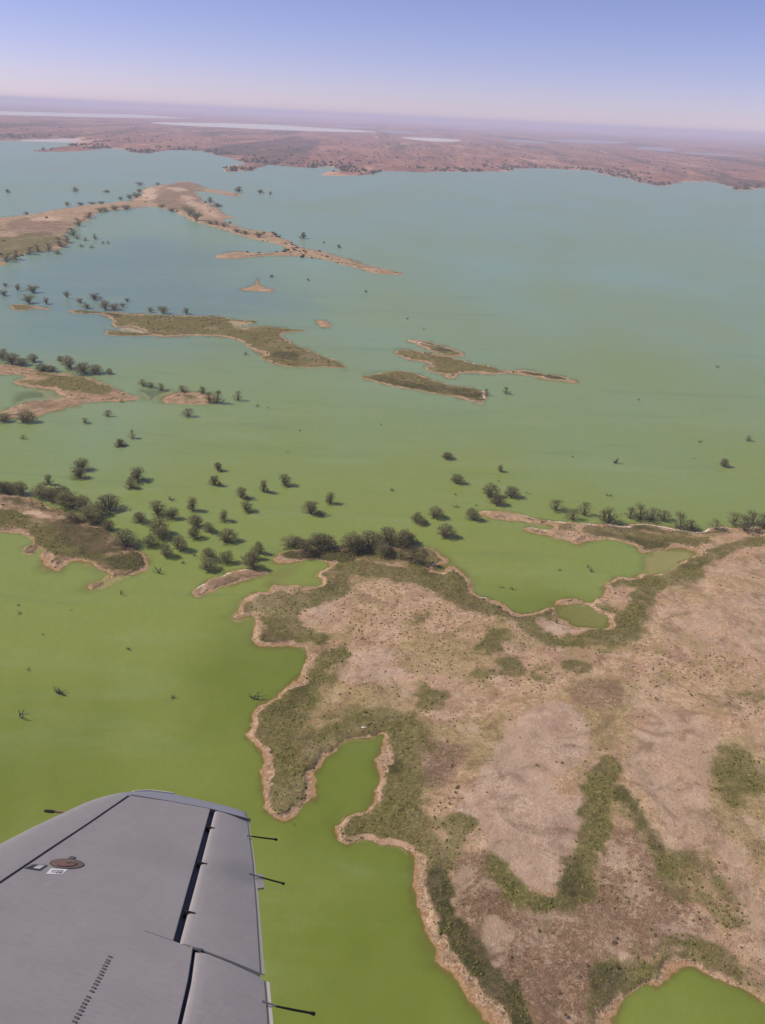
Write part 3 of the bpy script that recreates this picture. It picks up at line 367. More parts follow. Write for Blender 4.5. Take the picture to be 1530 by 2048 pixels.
def land_material():
    t = NT('dry_lake_land'); p = t.pos()
    ca = t.attr('cover_a'); cb = t.attr('cover_b'); sx = t.new('ShaderNodeSeparateXYZ'); t.link(ca.outputs['Vector'], sx.inputs[0])
    sy = t.new('ShaderNodeSeparateXYZ'); t.link(cb.outputs['Vector'], sy.inputs[0])
    green, yellow, clay = sx.outputs; brown, dark, pale = sy.outputs
    shore = t.attr('shore').outputs['Fac']; salt = t.attr('salt').outputs['Fac']
    def nz(scale, det, rough=0.62, dist=0.0, gain=2.4, pp=p):   # noise stretched to about 0..1
        return t.math('MULTIPLY_ADD', t.noise(pp, scale, det, rough, dist), gain, 0.5-0.5*gain, clamp=True)
    n1 = nz(0.04, 8, 0.6, 0.5); n2 = nz(0.16, 7, 0.65, 0.6); n3 = nz(0.7, 6, 0.7, 0.3); n4 = nz(2.2, 5, 0.7); n5 = nz(0.085, 8, 0.66, 1.0)
    fine = t.math('MULTIPLY_ADD', t.math('MULTIPLY_ADD', n3, 0.5, t.math('MULTIPLY', n4, 0.5)), 1.45, -0.225, clamp=True)
    edge = t.math('MULTIPLY_ADD', n2, 0.5, t.math('MULTIPLY', n3, 0.5))
    def w(a, k, lo, hi, nn=edge): return t.step(t.math('ADD', a, t.math('MULTIPLY', t.math('SUBTRACT', nn, 0.5), k)), lo, hi)
    soil = t.ramp(fine, [(0.12, (0.20, 0.13, 0.07)), (0.38, (0.40, 0.265, 0.155)), (0.6, (0.55, 0.38, 0.235)), (0.88, (0.72, 0.54, 0.36))])
    soil = t.mix(t.math('MULTIPLY', t.step(n1, 0.4, 0.75), 0.8), soil, t.ramp(fine, [(0.2, (0.38, 0.23, 0.145)), (0.8, (0.58, 0.38, 0.25))]))
    soil = t.mix(t.math('MULTIPLY', t.step(t.math('MULTIPLY_ADD', n5, 0.7, t.math('MULTIPLY', n3, 0.3)), 0.46, 0.70), 0.7), soil, (0.30, 0.225, 0.09))
    c = t.mix(t.math('MULTIPLY', w(yellow, 1.4, 0.2, 0.85), 0.85), soil, t.ramp(fine, [(0.15, (0.17, 0.125, 0.045)), (0.5, (0.34, 0.255, 0.115)), (0.85, (0.50, 0.38, 0.20))]))
    flow = t.math('ABSOLUTE', t.math('SUBTRACT', t.noise(p, 0.17, 6, 0.55, 2.5), 0.5))
    bf = t.math('ADD', t.math('MULTIPLY_ADD', n2, 0.35, t.math('MULTIPLY', fine, 0.65)), t.math('MULTIPLY', t.math('SUBTRACT', n1, 0.5), 0.25))
    brn = t.ramp(bf, [(0.18, (0.065, 0.044, 0.023)), (0.42, (0.15, 0.092, 0.053)), (0.62, (0.27, 0.168, 0.105)), (0.78, (0.52, 0.37, 0.25)), (0.93, (0.72, 0.56, 0.42))])
    brn = t.mix(t.math('MULTIPLY', t.math('SUBTRACT', 1.0, t.step(flow, 0.0, 0.022)), t.math('MULTIPLY', n3, 0.7)), brn, (0.66, 0.49, 0.35))
    c = t.mix(t.math('MULTIPLY', w(brown, 1.3, 0.1, 0.95), 0.92), c, brn)
    # clay pan with pale salt-crust ridges
    ridge = t.math('ABSOLUTE', t.math('SUBTRACT', t.noise(p, 0.30, 5, 0.6, 1.8), 0.5))
    cl = t.mix(n2, (0.38, 0.26, 0.185), (0.56, 0.40, 0.285))
    cl = t.mix(t.math('MULTIPLY', n4, 0.35), cl, (0.31, 0.20, 0.14))
    cl = t.mix(t.math('MULTIPLY', t.math('SUBTRACT', 1.0, t.step(ridge, 0.0, 0.035)), t.math('MULTIPLY', t.step(n1, 0.3, 0.7), 0.8)), cl, (0.68, 0.52, 0.39))
    c = t.mix(w(clay, 1.1, 0.2, 0.85), c, cl)
    bl1 = nz(0.10, 6, 0.6, 0.7, 3.0); bl2 = nz(0.075, 7, 0.62, 1.1, 3.0, t.pos((1, 1, 7)))
    c = t.mix(t.math('MULTIPLY', t.step(bl1, 0.55, 0.95), 0.38), c, (0.26, 0.145, 0.095))
    c = t.mix(t.math('MULTIPLY', t.step(bl2, 0.6, 0.95), 0.42), c, (0.60, 0.44, 0.32))
    grn = t.ramp(fine, [(0.1, (0.045, 0.048, 0.011)), (0.4, (0.105, 0.103, 0.024)), (0.65, (0.175, 0.155, 0.045)), (0.9, (0.34, 0.26, 0.12))])
    c = t.mix(t.math('MULTIPLY', w(t.math('ADD', green, t.math('MULTIPLY', t.math('SUBTRACT', n5, 0.5), 0.45)), 1.2, 0.10, 0.85), 0.93), c, grn)
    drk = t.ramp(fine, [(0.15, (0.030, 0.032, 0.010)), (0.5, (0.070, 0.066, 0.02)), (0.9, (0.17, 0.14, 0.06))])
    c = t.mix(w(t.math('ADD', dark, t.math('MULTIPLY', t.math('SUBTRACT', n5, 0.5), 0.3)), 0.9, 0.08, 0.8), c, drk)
    c = t.mix(t.math('MULTIPLY', w(pale, 1.2, 0.3, 0.8), 0.8), c, (0.60, 0.42, 0.29))
    # broad drifts of paler silt and browner litter, scattered twigs and pebbles
    c = t.mix(t.math('MULTIPLY', t.step(nz(0.028, 7, 0.62, 0.8), 0.5, 0.9), 0.16), c, (0.62, 0.46, 0.31))
    c = t.mix(t.math('MULTIPLY', t.step(nz(0.06, 8, 0.7, 1.5), 0.5, 0.9), 0.55), c, (0.15, 0.10, 0.055))
    c = t.mix(t.math('MULTIPLY', t.step(nz(1.1, 4, 0.75), 0.72, 0.95), 0.5), c, (0.13, 0.09, 0.05))
    # shore: wet ochre mud, then a dry sandy berm with a broken pale crust and a dark rim
    sh = t.math('ADD', shore, t.math('MULTIPLY', t.math('SUBTRACT', edge, 0.5), 1.7))
    beach = t.ramp(fine, [(0.15, (0.27, 0.15, 0.07)), (0.5, (0.40, 0.245, 0.125)), (0.85, (0.50, 0.34, 0.20))])
    berm = t.ramp(fine, [(0.2, (0.12, 0.075, 0.045)), (0.5, (0.36, 0.24, 0.15)), (0.8, (0.60, 0.45, 0.32))])
    c = t.mix(t.math('MULTIPLY', t.math('SUBTRACT', 1.0, t.step(sh, 0.9, 1.35)), 0.9), c, berm)
    c = t.mix(t.math('SUBTRACT', 1.0, t.step(sh, 0.35, 0.75)), c, beach)
    c = t.mix(t.math('SUBTRACT', 1.0, t.step(shore, -0.02, 0.18)), c, (0.30, 0.175, 0.07))
    c = t.mix(t.math('SUBTRACT', 1.0, t.step(shore, -2.2, -0.3)), c, (0.62, 0.46, 0.24))
    c = t.mix(t.step(t.math('ADD', salt, t.math('MULTIPLY', t.math('SUBTRACT', n3, 0.5), 1.1)), 0.5, 0.75), c, (0.74, 0.69, 0.60))
    t.bump(fine, 0.8, 0.25)
    t.set(Roughness=0.95); t.b.inputs['Specular IOR Level'].default_value = 0.15
    t.link(c, t.b.inputs['Base Color'])
    return t.m

def water_material():
    t = NT('turbid_lake_water'); p = t.pos()
    rtint = t.attr('range_tint').outputs['Fac']; op = t.attr('opacity').outputs['Fac']; blue = t.attr('bay_blue').outputs['Fac']
    big = t.noise(t.pos((1, 0.45, 1)), 0.006, 5, 0.55, 0.6)
    a = t.math('ADD', rtint, t.math('MULTIPLY', t.math('SUBTRACT', big, 0.5), 0.6), clamp=True)
    c = t.ramp(a, [(0.0, (0.20, 0.315, 0.235)), (0.35, (0.205, 0.285, 0.140)), (0.65, (0.205, 0.262, 0.066)), (0.88, (0.212, 0.255, 0.054)), (1.0, (0.145, 0.185, 0.025))])
    c = t.mix(blue, c, (0.13, 0.215, 0.215))
    sm = t.noise(p, 0.05, 5, 0.6)
    c = t.mix(t.math('MULTIPLY', t.step(sm, 0.35, 0.75), 0.12), c, (0.30, 0.29, 0.10))
    lane = t.noise(t.pos((0.006, 0.022, 1)), 1.0, 6, 0.6, 1.2)
    c = t.mix(t.math('MULTIPLY', t.step(lane, 0.5, 0.68), 0.22), c, (0.27, 0.33, 0.17))
    c = t.mix(t.math('MULTIPLY', t.step(t.noise(t.pos((0.004, 0.03, 1)), 1.3, 5, 0.6, 0.8), 0.55, 0.7), 0.2), c, (0.10, 0.155, 0.07))
    mot = t.noise(t.pos((1, 0.55, 1)), 0.35, 5, 0.7, 0.8)
    c = t.mix(t.math('MULTIPLY', t.step(mot, 0.35, 0.7), 0.16), c, (0.12, 0.16, 0.05))
    t.link(c, t.b.inputs['Base Color'])
    t.b.inputs['IOR'].default_value = 1.33; t.b.inputs['Roughness'].default_value = 0.30; t.b.inputs['Specular IOR Level'].default_value = 0.17
    rip = t.math('ADD', t.noise(t.pos((1, 0.6, 1)), 1.3, 3, 0.6), t.math('MULTIPLY', t.noise(p, 0.25, 3, 0.6), 0.8))
    t.bump(rip, 0.4, 0.15)
    tr = t.new('ShaderNodeBsdfTransparent'); mx = t.new('ShaderNodeMixShader')
    t.link(op, mx.inputs[0]); t.link(tr.outputs[0], mx.inputs[1]); t.link(t.b.outputs[0], mx.inputs[2]); t.link(mx.outputs[0], t.out.inputs['Surface'])
    return t.m

def far_material():
    t = NT('red_far_plain'); p = t.pos((1, 0.16, 1))
    def nz(pp, scale, det, rough, dist=0.0, gain=2.4): return t.math('MULTIPLY_ADD', t.noise(pp, scale, det, rough, dist), gain, 0.5-0.5*gain, clamp=True)
    n1 = nz(p, 0.0016, 8, 0.6, 0.5); n2 = nz(p, 0.0065, 8, 0.66, 0.6); n3 = nz(t.pos((1, 0.3, 1)), 0.03, 6, 0.7); n4 = nz(t.pos((1, 0.08, 1)), 0.0022, 8, 0.62, 0.8)
    sh = t.attr('shore').outputs['Fac']
    m = t.math('MULTIPLY_ADD', n2, 0.6, t.math('MULTIPLY', n3, 0.4))
    c = t.ramp(m, [(0.15, (0.085, 0.045, 0.036)), (0.4, (0.21, 0.098, 0.07)), (0.6, (0.34, 0.165, 0.112)), (0.8, (0.52, 0.30, 0.20)), (0.93, (0.75, 0.52, 0.36))])
    c = t.mix(t.math('MULTIPLY', t.step(n1, 0.35, 0.75), 0.65), c, t.ramp(n3, [(0.2, (0.15, 0.075, 0.058)), (0.6, (0.31, 0.15, 0.108)), (0.9, (0.48, 0.28, 0.19))]))
    c = t.mix(t.math('MULTIPLY', t.step(n4, 0.52, 0.72), 0.75), c, (0.060, 0.048, 0.036))
    c = t.mix(t.math('MULTIPLY', t.step(t.math('ADD', sh, t.math('MULTIPLY', n3, 60)), 75, 35), t.math('MULTIPLY', t.step(n2, 0.45, 0.7), 0.75)), c, (0.60, 0.37, 0.22))
    t.link(c, t.b.inputs['Base Color']); t.set(Roughness=0.95); t.b.inputs['Specular IOR Level'].default_value = 0.1
    return t.m

M_LAND = land_material(); M_WATER = water_material(); M_FAR = far_material()
M_LAKE = NT('pale_silty_water'); M_LAKE.set(**{'Base Color': (0.62, 0.60, 0.55), 'Roughness': 0.6}); M_LAKE = M_LAKE.m

# ------------------------------------------------------------------ land: every island and the near shore as its own terrain
SMOOTH = {k: chaikin(v, 2) for k, v in OUTLINE.items()}
SMOOTH_H = {k: [chaikin(q, 2) for q in v] for k, v in HOLES.items()}
COVER_S = [(k, s, chaikin(p, 1)) for k, s, p in COVER]

def land_sd(key, x, y, far):
    d = sdf(x, y, SMOOTH[key], far)
    for h in SMOOTH_H.get(key, []): d = np.minimum(d, -sdf(x, y, h, 60.0))
    dist = np.median(np.hypot(x, y)); k = max(1.0, dist/330.0)
    return d + fbm(x, y, 7.0*k, 4, 11)*2.6*k + fbm(x, y, 1.8*k, 2, 31)*0.8*k

def bank(key, x, y, d):
    """height of the land from the distance to the water line (m)"""
    dist = max(250.0, float(np.median(np.hypot(x, y)))); k = max(1.0, dist/420.0)
    bw = (1.65 + 5.5*np.clip(fbm(x, y, 12*k, 4, 5), -0.25, 0.7))*min(k, 2.2)*BEACH.get(key, 1.0)
    up = np.where(d > 0, 0.055*np.minimum(d, bw), 0.075*d)
    up = up + 0.45*BANK.get(key, 1.0)*sstep(0, 1.0, d-bw) + np.where(d > bw, 0.01*np.minimum(d-bw, 40) + 0.5*fbm(x, y, 9, 4, 3)*sstep(0, 5, d-bw) + 0.9*fbm(x, y, 40, 2, 8)*sstep(2, 20, d-bw), 0)
    return np.maximum(up, -1.2), d/bw

BEACH = {'sandbar': 5.0, 'triangle': 5.0, 'bar': 1.4, 'headland': 1.0, 'dark': 0.45, 'branched': 0.7, 'long': 0.6, 'leftmid': 0.8, 'islet': 0.7, 'long_west': 0.6, 'finger': 0.6, 'west': 0.85}
BANK = {'sandbar': 0.3, 'triangle': 0.6, 'headland': 2.2, 'main': 1.0, 'west': 1.3}

def make_land(key, name, dx, dy, margin=14.0, xs=None, ys=None):
    P = SMOOTH[key]
    if xs is None:
        xs = np.arange(P[:,0].min()-margin, P[:,0].max()+margin, dx); ys = np.arange(P[:,1].min()-margin, P[:,1].max()+margin, dy)
    X, Y = np.meshgrid(xs, ys); shp = X.shape; x = X.ravel(); y = Y.ravel()
    d = land_sd(key, x, y, margin+40)
    z, sh = bank(key, x, y, d)
    keep = (d > -margin).reshape(shp)
    k = max(1.0, float(np.median(np.hypot(x, y)))/330.0)
    cov = {c: np.zeros(len(x)) for c in 'gycbdp'}
    soft = 3.6 if key == 'main' else 3.5
    wx = fbm(x, y, 12*k, 4, 21)*(3.4 if key == 'main' else 5)*k + fbm(x, y, 4*k, 3, 22)*2.6*k
    for c, s, poly in COVER_S:
        if poly[:,0].min() > x.max() or poly[:,0].max() < x.min() or poly[:,1].min() > y.max() or poly[:,1].max() < y.min(): continue
        cd = sdf(x, y, poly, 14*k)+wx
        cov[c] = np.maximum(cov[c], s*sstep(-soft*k, 0.35*soft*k, cd))
    inl = sstep(0.95, 1.25, sh)
    if key not in ('main', 'sandbar', 'triangle'): cov['b'] = np.maximum(cov['b'], (0.55 if key != 'headland' else 0.4)*sstep(1.0, 1.5, sh))
    if key in ('dark', 'long', 'branched', 'finger', 'long_west'): cov['g'] = np.maximum(cov['g'], 0.8*sstep(1.0, 1.5, sh))
    if key == 'west': cov['d'] = np.maximum(cov['d'], 0.6*cov['b'])
    if key == 'main':   # green fringe behind the berm
        fr = np.clip(0.62 + 1.6*fbm(x, y, 30, 3, 57), 0, 1)
        cov['g'] = np.maximum(cov['g'], fr*sstep(1.8, 2.8, d)*(1-sstep(3+7*fr, 9+13*fr, d)))
        cov['d'] = np.maximum(cov['d'], 0.75*np.clip(2*fbm(x, y, 24, 3, 58)+0.1, 0, 1)*sstep(2.5, 4.0, d)*(1-sstep(6, 13, d)))
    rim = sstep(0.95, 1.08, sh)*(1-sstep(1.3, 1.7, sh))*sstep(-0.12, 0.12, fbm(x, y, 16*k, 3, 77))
    cov['d'] = np.maximum(cov['d'], 0.8*rim)  # darker broken band along the top of the bank
    salt = np.zeros(len(x))
    for wd, pl in SALT:
        p = np.array(pl)
        if p[:,0].min() > x.max() or p[:,0].max() < x.min() or p[:,1].min() > y.max() or p[:,1].max() < y.min(): continue
        salt = np.maximum(salt, (1 if k < 1.6 else 0.75)*(1-sstep(0.3*wd*min(k, 1.4), 1.4*wd*min(k, 1.4), segdist(x, y, pl, False))))
    for c in cov: cov[c] *= inl if c != 'p' else 1
    idx = np.arange(len(x)).reshape(shp)
    q = keep[:-1,:-1] | keep[1:,:-1] | keep[:-1,1:] | keep[1:,1:]
    f = np.stack([idx[:-1,:-1][q], idx[:-1,1:][q], idx[1:,1:][q], idx[1:,:-1][q]], 1)
    used = np.unique(f); remap = np.full(len(x), -1); remap[used] = np.arange(len(used))
    me = mesh(name, np.stack([x, y, z], 1)[used], remap[f], True)
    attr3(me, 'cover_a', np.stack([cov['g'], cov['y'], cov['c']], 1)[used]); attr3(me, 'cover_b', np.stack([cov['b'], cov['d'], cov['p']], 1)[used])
    attr(me, 'shore', np.clip(sh, -5, 30)[used]); attr(me, 'salt', salt[used])
    o = link(name, me, [M_LAND]); return o

def axis(segs):
    out = []
    for a, b, s in segs: out.append(np.arange(a, b, s))
    return np.concatenate(out+[np.array([segs[-1][1]])])
xs = axis([(-75, 175, 0.6), (175, 250, 1.2), (250, 440, 6)]); ys = axis([(110, 145, 1.5), (145, 475, 0.65)])
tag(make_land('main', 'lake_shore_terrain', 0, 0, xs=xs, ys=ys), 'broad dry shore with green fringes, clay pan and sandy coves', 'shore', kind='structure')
ISL = [('west', .6, .8, 'grassy_island', 'low green and brown island ringed with sand at the left edge', 9),
 ('bar', .4, .6, 'mud_bar', 'short bare ochre bar with a white speck off the main shore', 8),
 ('long_west', .9, 2, 'island', 'slim brown islet just left of the long middle island', 10),
 ('long', 1.0, 1.6, 'island', 'long middle island, green at left, bulging brown at right', 10),
 ('dark', .8, 1.4, 'island', 'dark leaf-shaped island with a sandy right tip', 8),
 ('branched', .8, 1.5, 'island', 'branched sandy island with a thin tail to the right', 8),
 ('finger', .7, 1.5, 'island', 'small narrow island just above the branched sandy one', 8),
 ('sandbar', .7, 1.6, 'sandbar', 'tiny bare sandbar right of the long middle island', 8),
 ('triangle', .9, 2.2, 'sandbar', 'pale triangular sandbar below the far headland', 10),
 ('headland', 2.2, 4.5, 'headland', 'far sandy headland with a long thin spit to the right', 16),
 ('leftmid', .8, 1.2, 'island', 'forked sandy island at the left edge, green on top', 9),
 ('islet', .6, 1.0, 'islet', 'tiny oval islet with trees at its right end', 8)]
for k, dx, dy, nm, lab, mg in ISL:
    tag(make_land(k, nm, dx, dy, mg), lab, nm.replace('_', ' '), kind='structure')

# ------------------------------------------------------------------ far plain, one sheet to the horizon
fs = np.array(FAR_SHORE)
a0 = math.atan2(fs[-1][0], fs[-1][1]); r0 = np.hypot(*fs[-1]); a1 = math.atan2(fs[0][0], fs[0][1]); r1 = np.hypot(*fs[0])
arc = []
for i in range(1, 60):
    t_ = i/60; a = a0 + (2*math.pi + a1 - a0)*t_; r = r0 + (r1-r0)*t_
    arc.append((math.sin(a)*r, math.cos(a)*r))
LAKE = np.concatenate([fs, np.array(arc)])
def far_h(x, y):
    d = -sdf(x, y, LAKE); d = d + fbm(x, y, 140, 3, 41)*50 + fbm(x, y, 35, 2, 47)*18
    z = np.where(d > 0, 0.5+np.minimum(d, 60)*0.045, -0.6) + np.where(d > 15, np.clip(fbm(x, y, 420, 4, 44)+0.12, 0, 1)*15*sstep(15, 220, d), 0)
    for L in FAR_LAKES:
        s = sdf(x, y, np.array(L), 2500.0); z = np.where(s > -600, np.minimum(z, 0.6+np.maximum(0, (-s-80)*0.02)), z)
    return z, d
az = np.radians(np.concatenate([np.arange(-180, -34, 6), np.arange(-34, 34, 0.13), np.arange(34, 180.1, 6)]))
rr = [1900.0]
while rr[-1] < 72000: rr.append(rr[-1]*(1.010 if rr[-1] < 9000 else 1.03))
A, Rr = np.meshgrid(az, np.array(rr)); X = (np.sin(A)*Rr).ravel(); Y = (np.cos(A)*Rr).ravel()
Z, D = far_h(X, Y)
idx = np.arange(len(X)).reshape(A.shape); kp = (D > -60).reshape(A.shape)
q = kp[:-1,:-1] | kp[1:,:-1] | kp[:-1,1:] | kp[1:,1:]
f = np.stack([idx[:-1,:-1][q], idx[1:,:-1][q], idx[1:,1:][q], idx[:-1,1:][q]], 1)[:, ::-1]
used = np.unique(f); remap = np.full(len(X), -1); remap[used] = np.arange(len(used))
me = mesh('plain', np.stack([X, Y, Z], 1)[used], remap[f], True); attr(me, 'shore', np.clip(D, -100, 500)[used])
tag(link('far_plain', me, [M_FAR]), 'flat reddish plain beyond the lake running to the horizon', 'plain', kind='structure')
FL_LAB = ['pale long lake nearest the horizon at the left', 'pale long lake left of centre on the far plain', 'short pale lake near the middle of the far plain', 'pale lake right of centre on the far plain', 'small pale lake right on the far plain', 'thin sliver of lake in the middle distance of the plain', 'faint thin lake close under the horizon in the centre', 'narrow bluish lake right of the short pale one', 'faint long lake at the right of the far plain', 'faint sliver of lake under the horizon at right', 'thin lake strip above the long left-centre lake']
M_LAKE2 = NT('dull_silty_water'); M_LAKE2.set(**{'Base Color': (0.27, 0.25, 0.27), 'Roughness': 0.5}); M_LAKE2 = M_LAKE2.m
for li, (L, lb) in enumerate(zip(FAR_LAKES, FL_LAB)):
    p = chaikin(L, 2); bm = bmesh.new()
    bm.faces.new([bm.verts.new((a, b, 1.4)) for a, b in p]); bmesh.ops.triangulate(bm, faces=bm.faces[:])
    me = bpy.data.meshes.new('lake'); bm.to_mesh(me); bm.free()
    if me.polygons[0].normal.z < 0: me.flip_normals()
    tag(link('far_lake', me, [M_LAKE if li < 3 else M_LAKE2]), lb, 'lake', kind='structure')

# ------------------------------------------------------------------ lake water
az = np.radians(np.concatenate([np.arange(-180, -33, 7), np.arange(-33, 33, 0.15), np.arange(33, 180.1, 7)]))
rr = [2.0, 30.0, 80.0]
while rr[-1] < 5200: rr.append(rr[-1]*(1.02 if rr[-1] < 150 else 1.0055 if rr[-1] < 470 else 1.014))
A, Rr = np.meshgrid(az, np.array(rr)); X = (np.sin(A)*Rr).ravel(); Y = (np.cos(A)*Rr).ravel()
DM = np.full(X.shape, -60.0)
for k in SMOOTH:
    P = SMOOTH[k]; m = (X > P[:,0].min()-30) & (X < P[:,0].max()+30) & (Y > P[:,1].min()-30) & (Y < P[:,1].max()+30)
    if m.any(): DM[m] = np.maximum(DM[m], land_sd(k, X[m], Y[m], 30.0))
R_ = np.hypot(X, Y)
dep = np.maximum(0, -DM)*0.075
tau = 0.05*(1+3.2*np.clip(fbm(X, Y, 26, 3, 66)+0.05, 0, 1))
op = np.clip(1-0.62*np.exp(-dep/tau), 0.0, 1.0); op = np.where(DM < -8, 1.0, op + (1-op)*(1-sstep(-8, -4, DM)))
for q_, o_ in SHALLOWS: op = np.minimum(op, 1-(1-o_)*sstep(-3, 3, sdf(X, Y, np.array(q_), 20.0)+3*fbm(X, Y, 14, 3, 68)))
range_tint = np.interp(R_, [150, 270, 350, 450, 700, 1000, 2000], [1.0, 0.985, 0.88, 0.70, 0.42, 0.2, 0.05])  # tint follows distance from the camera, green near and teal far
range_tint = np.clip(range_tint + fbm(X, Y*0.6, 160, 3, 61)*0.25*np.interp(R_, [200, 600], [0.6, 1.0]), 0, 1)
BAY = np.array([(-330, 760), (-250, 800), (-120, 860), (-80, 1000), (-150, 1100), (-260, 1400), (-420, 1500), (-520, 1300), (-480, 1000)])
bay_blue = 0.75*sstep(-90, 110, sdf(X, Y, BAY) + fbm(X, Y, 150, 3, 71)*80)  # bluer water tint inside the bay outline
idx = np.arange(len(X)).reshape(A.shape)
f = np.stack([idx[:-1,:-1].ravel(), idx[:-1,1:].ravel(), idx[1:,1:].ravel(), idx[1:,:-1].ravel()], 1)[:, ::-1]
me = mesh('water', np.stack([X, Y, np.zeros(len(X))], 1), f, True)
attr(me, 'range_tint', range_tint); attr(me, 'opacity', op); attr(me, 'bay_blue', bay_blue)
tag(link('lake_water', me, [M_WATER]), 'turbid green lake water turning teal towards the far shore', 'water', kind='structure')

# ------------------------------------------------------------------ vegetation
def leaf_mat(name, a, b):
    t = NT(name); p = t.pos(); info = t.new('ShaderNodeObjectInfo')
    n = t.noise(p, 0.9, 4, 0.6)
    c = t.mix(n, a, b)
    hs = t.new('ShaderNodeHueSaturation'); t.link(c, hs.inputs['Color'])
    t.link(t.math('MULTIPLY_ADD', info.outputs['Random'], 0.05, 0.475), hs.inputs['Hue'])
    t.link(t.math('MULTIPLY_ADD', info.outputs['Random'], 0.5, 0.75), hs.inputs['Value'])
    t.link(hs.outputs[0], t.b.inputs['Base Color']); t.set(Roughness=0.7); t.b.inputs['Specular IOR Level'].default_value = 0.25
    tl = t.new('ShaderNodeBsdfTranslucent'); t.link(hs.outputs[0], tl.inputs[0]); mx = t.new('ShaderNodeMixShader'); mx.inputs[0].default_value = 0.5
    t.link(t.b.outputs[0], mx.inputs[1]); t.link(tl.outputs[0], mx.inputs[2]); t.link(mx.outputs[0], t.out.inputs['Surface'])
    return t.m
M_LEAF = leaf_mat('grey_olive_leaves', (0.15, 0.142, 0.068), (0.32, 0.29, 0.145))
M_BUSH = leaf_mat('olive_bush_leaves', (0.18, 0.16, 0.07), (0.32, 0.26, 0.12))
M_BARK = plain('grey_bark', (0.13, 0.10, 0.075), 0.9, var=0.35, scale=3)
M_SNAG = plain('dead_dark_wood', (0.07, 0.06, 0.05), 0.9, var=0.4, scale=3)
M_TUFT = plain('saltbush_tufts', (0.17, 0.125, 0.06), 0.9, var=0.45, scale=0.15, spec=0.1)
M_SCRUB = plain('far_scrub', (0.075, 0.062, 0.038), 0.9, var=0.35, scale=0.02, spec=0.1)

def tube_arr(p0, p1, r0, r1, n=5):
    p0 = np.array(p0, float); p1 = np.array(p1, float); d = p1-p0; d /= np.linalg.norm(d)+1e-9
    u = np.cross(d, [0.3, 0.2, 1.0] if abs(d[2]) < 0.9 else [1.0, 0.1, 0]); u /= np.linalg.norm(u); v = np.cross(d, u)
    a = np.arange(n)*2*math.pi/n; ring = np.cos(a)[:,None]*u + np.sin(a)[:,None]*v
    vs = np.concatenate([p0+ring*r0, p1+ring*r1]); i = np.arange(n); j = (i+1) % n
    return vs, np.stack([i, j, j+n, i+n], 1)
class Acc:
    def __init__(s): s.v = []; s.f = []; s.n = 0
    def add(s, v, f): s.v.append(np.asarray(v)); s.f.append(np.asarray(f)+s.n); s.n += len(v)
    def mesh(s, name, smooth=False): return mesh(name, np.concatenate(s.v), np.concatenate(s.f), smooth)
def leaves(acc, c, rad, n, size, r):
    """n small leaf-spray quads spread through an ellipsoid"""
    g = r.normal(size=(n, 3)); g /= np.linalg.norm(g, axis=1)[:,None]; g *= (r.random(n)**0.45)[:,None]
    pts = np.array(c) + g*np.array(rad)
    u = r.normal(size=(n, 3)); u /= np.linalg.norm(u, axis=1)[:,None]; w = r.normal(size=(n, 3)); v = np.cross(u, w); v /= np.linalg.norm(v, axis=1)[:,None]
    s = size*(0.6+0.8*r.random(n))[:,None]
    q = np.stack([pts-u*s, pts-v*s*0.55, pts+u*s, pts+v*s*0.55], 1).reshape(-1, 3)
    acc.add(q, np.arange(4*n).reshape(n, 4))

def tree_variant(i):
    """unit tree: 1 wide, 1 tall; trunk + limbs, crown of leaf clumps on the limb ends"""
    r = np.random.default_rng(100+i); wood = Acc(); crown = Acc()
    lean = r.normal(size=2)*0.05; fork = 0.05+0.06*r.random(); open_ = [0.0, 0.25, 0.1, 0.4, 0.0, 0.2, 0.5, 0.1][i]
    fk = np.array([lean[0], lean[1], fork]); wood.add(*tube_arr((0, 0, -0.08), fk, 0.045, 0.034, 6))
    nc = [30, 22, 26, 18, 32, 22, 16, 27][i]
    for k in range(nc):
        a = 2.4*k + r.normal()*0.4; el = r.random(); rad = 0.40*math.sqrt(r.random())*(1.0-0.75*max(0, el-0.3)); z = 0.10+0.16*open_+ (0.66-0.14*open_)*el
        e = np.array([math.cos(a)*rad+lean[0]*2, math.sin(a)*rad+lean[1]*2, z])
        mid = fk*0.45 + e*0.55 + np.array([0, 0, -0.04]); wood.add(*tube_arr(fk, mid, 0.020, 0.012)); wood.add(*tube_arr(mid, e, 0.012, 0.005, 4))
        q_ = 0.115+0.075*r.random(); n = int((70-30*open_)*(0.5+0.9*r.random()))
        leaves(crown, e, (q_*1.2, q_*1.2, q_*0.85), n, 0.024, r)
    v = np.concatenate(crown.v); lo, hi = np.percentile(v[:,:2], 1.5, axis=0), np.percentile(v[:,:2], 98.5, axis=0); zt = np.percentile(v[:,2], 99); S = np.array([1/(hi-lo)[0], 1/(hi-lo)[1], 1.0/zt])
    crown.v = [a*S for a in crown.v]; wood.v = [a*S for a in wood.v]
    return wood.mesh('trunk'), crown.mesh('crown')
TV = [tree_variant(i) for i in range(8)]
for w_, c_ in TV: w_.materials.append(M_BARK); c_.materials.append(M_LEAF)

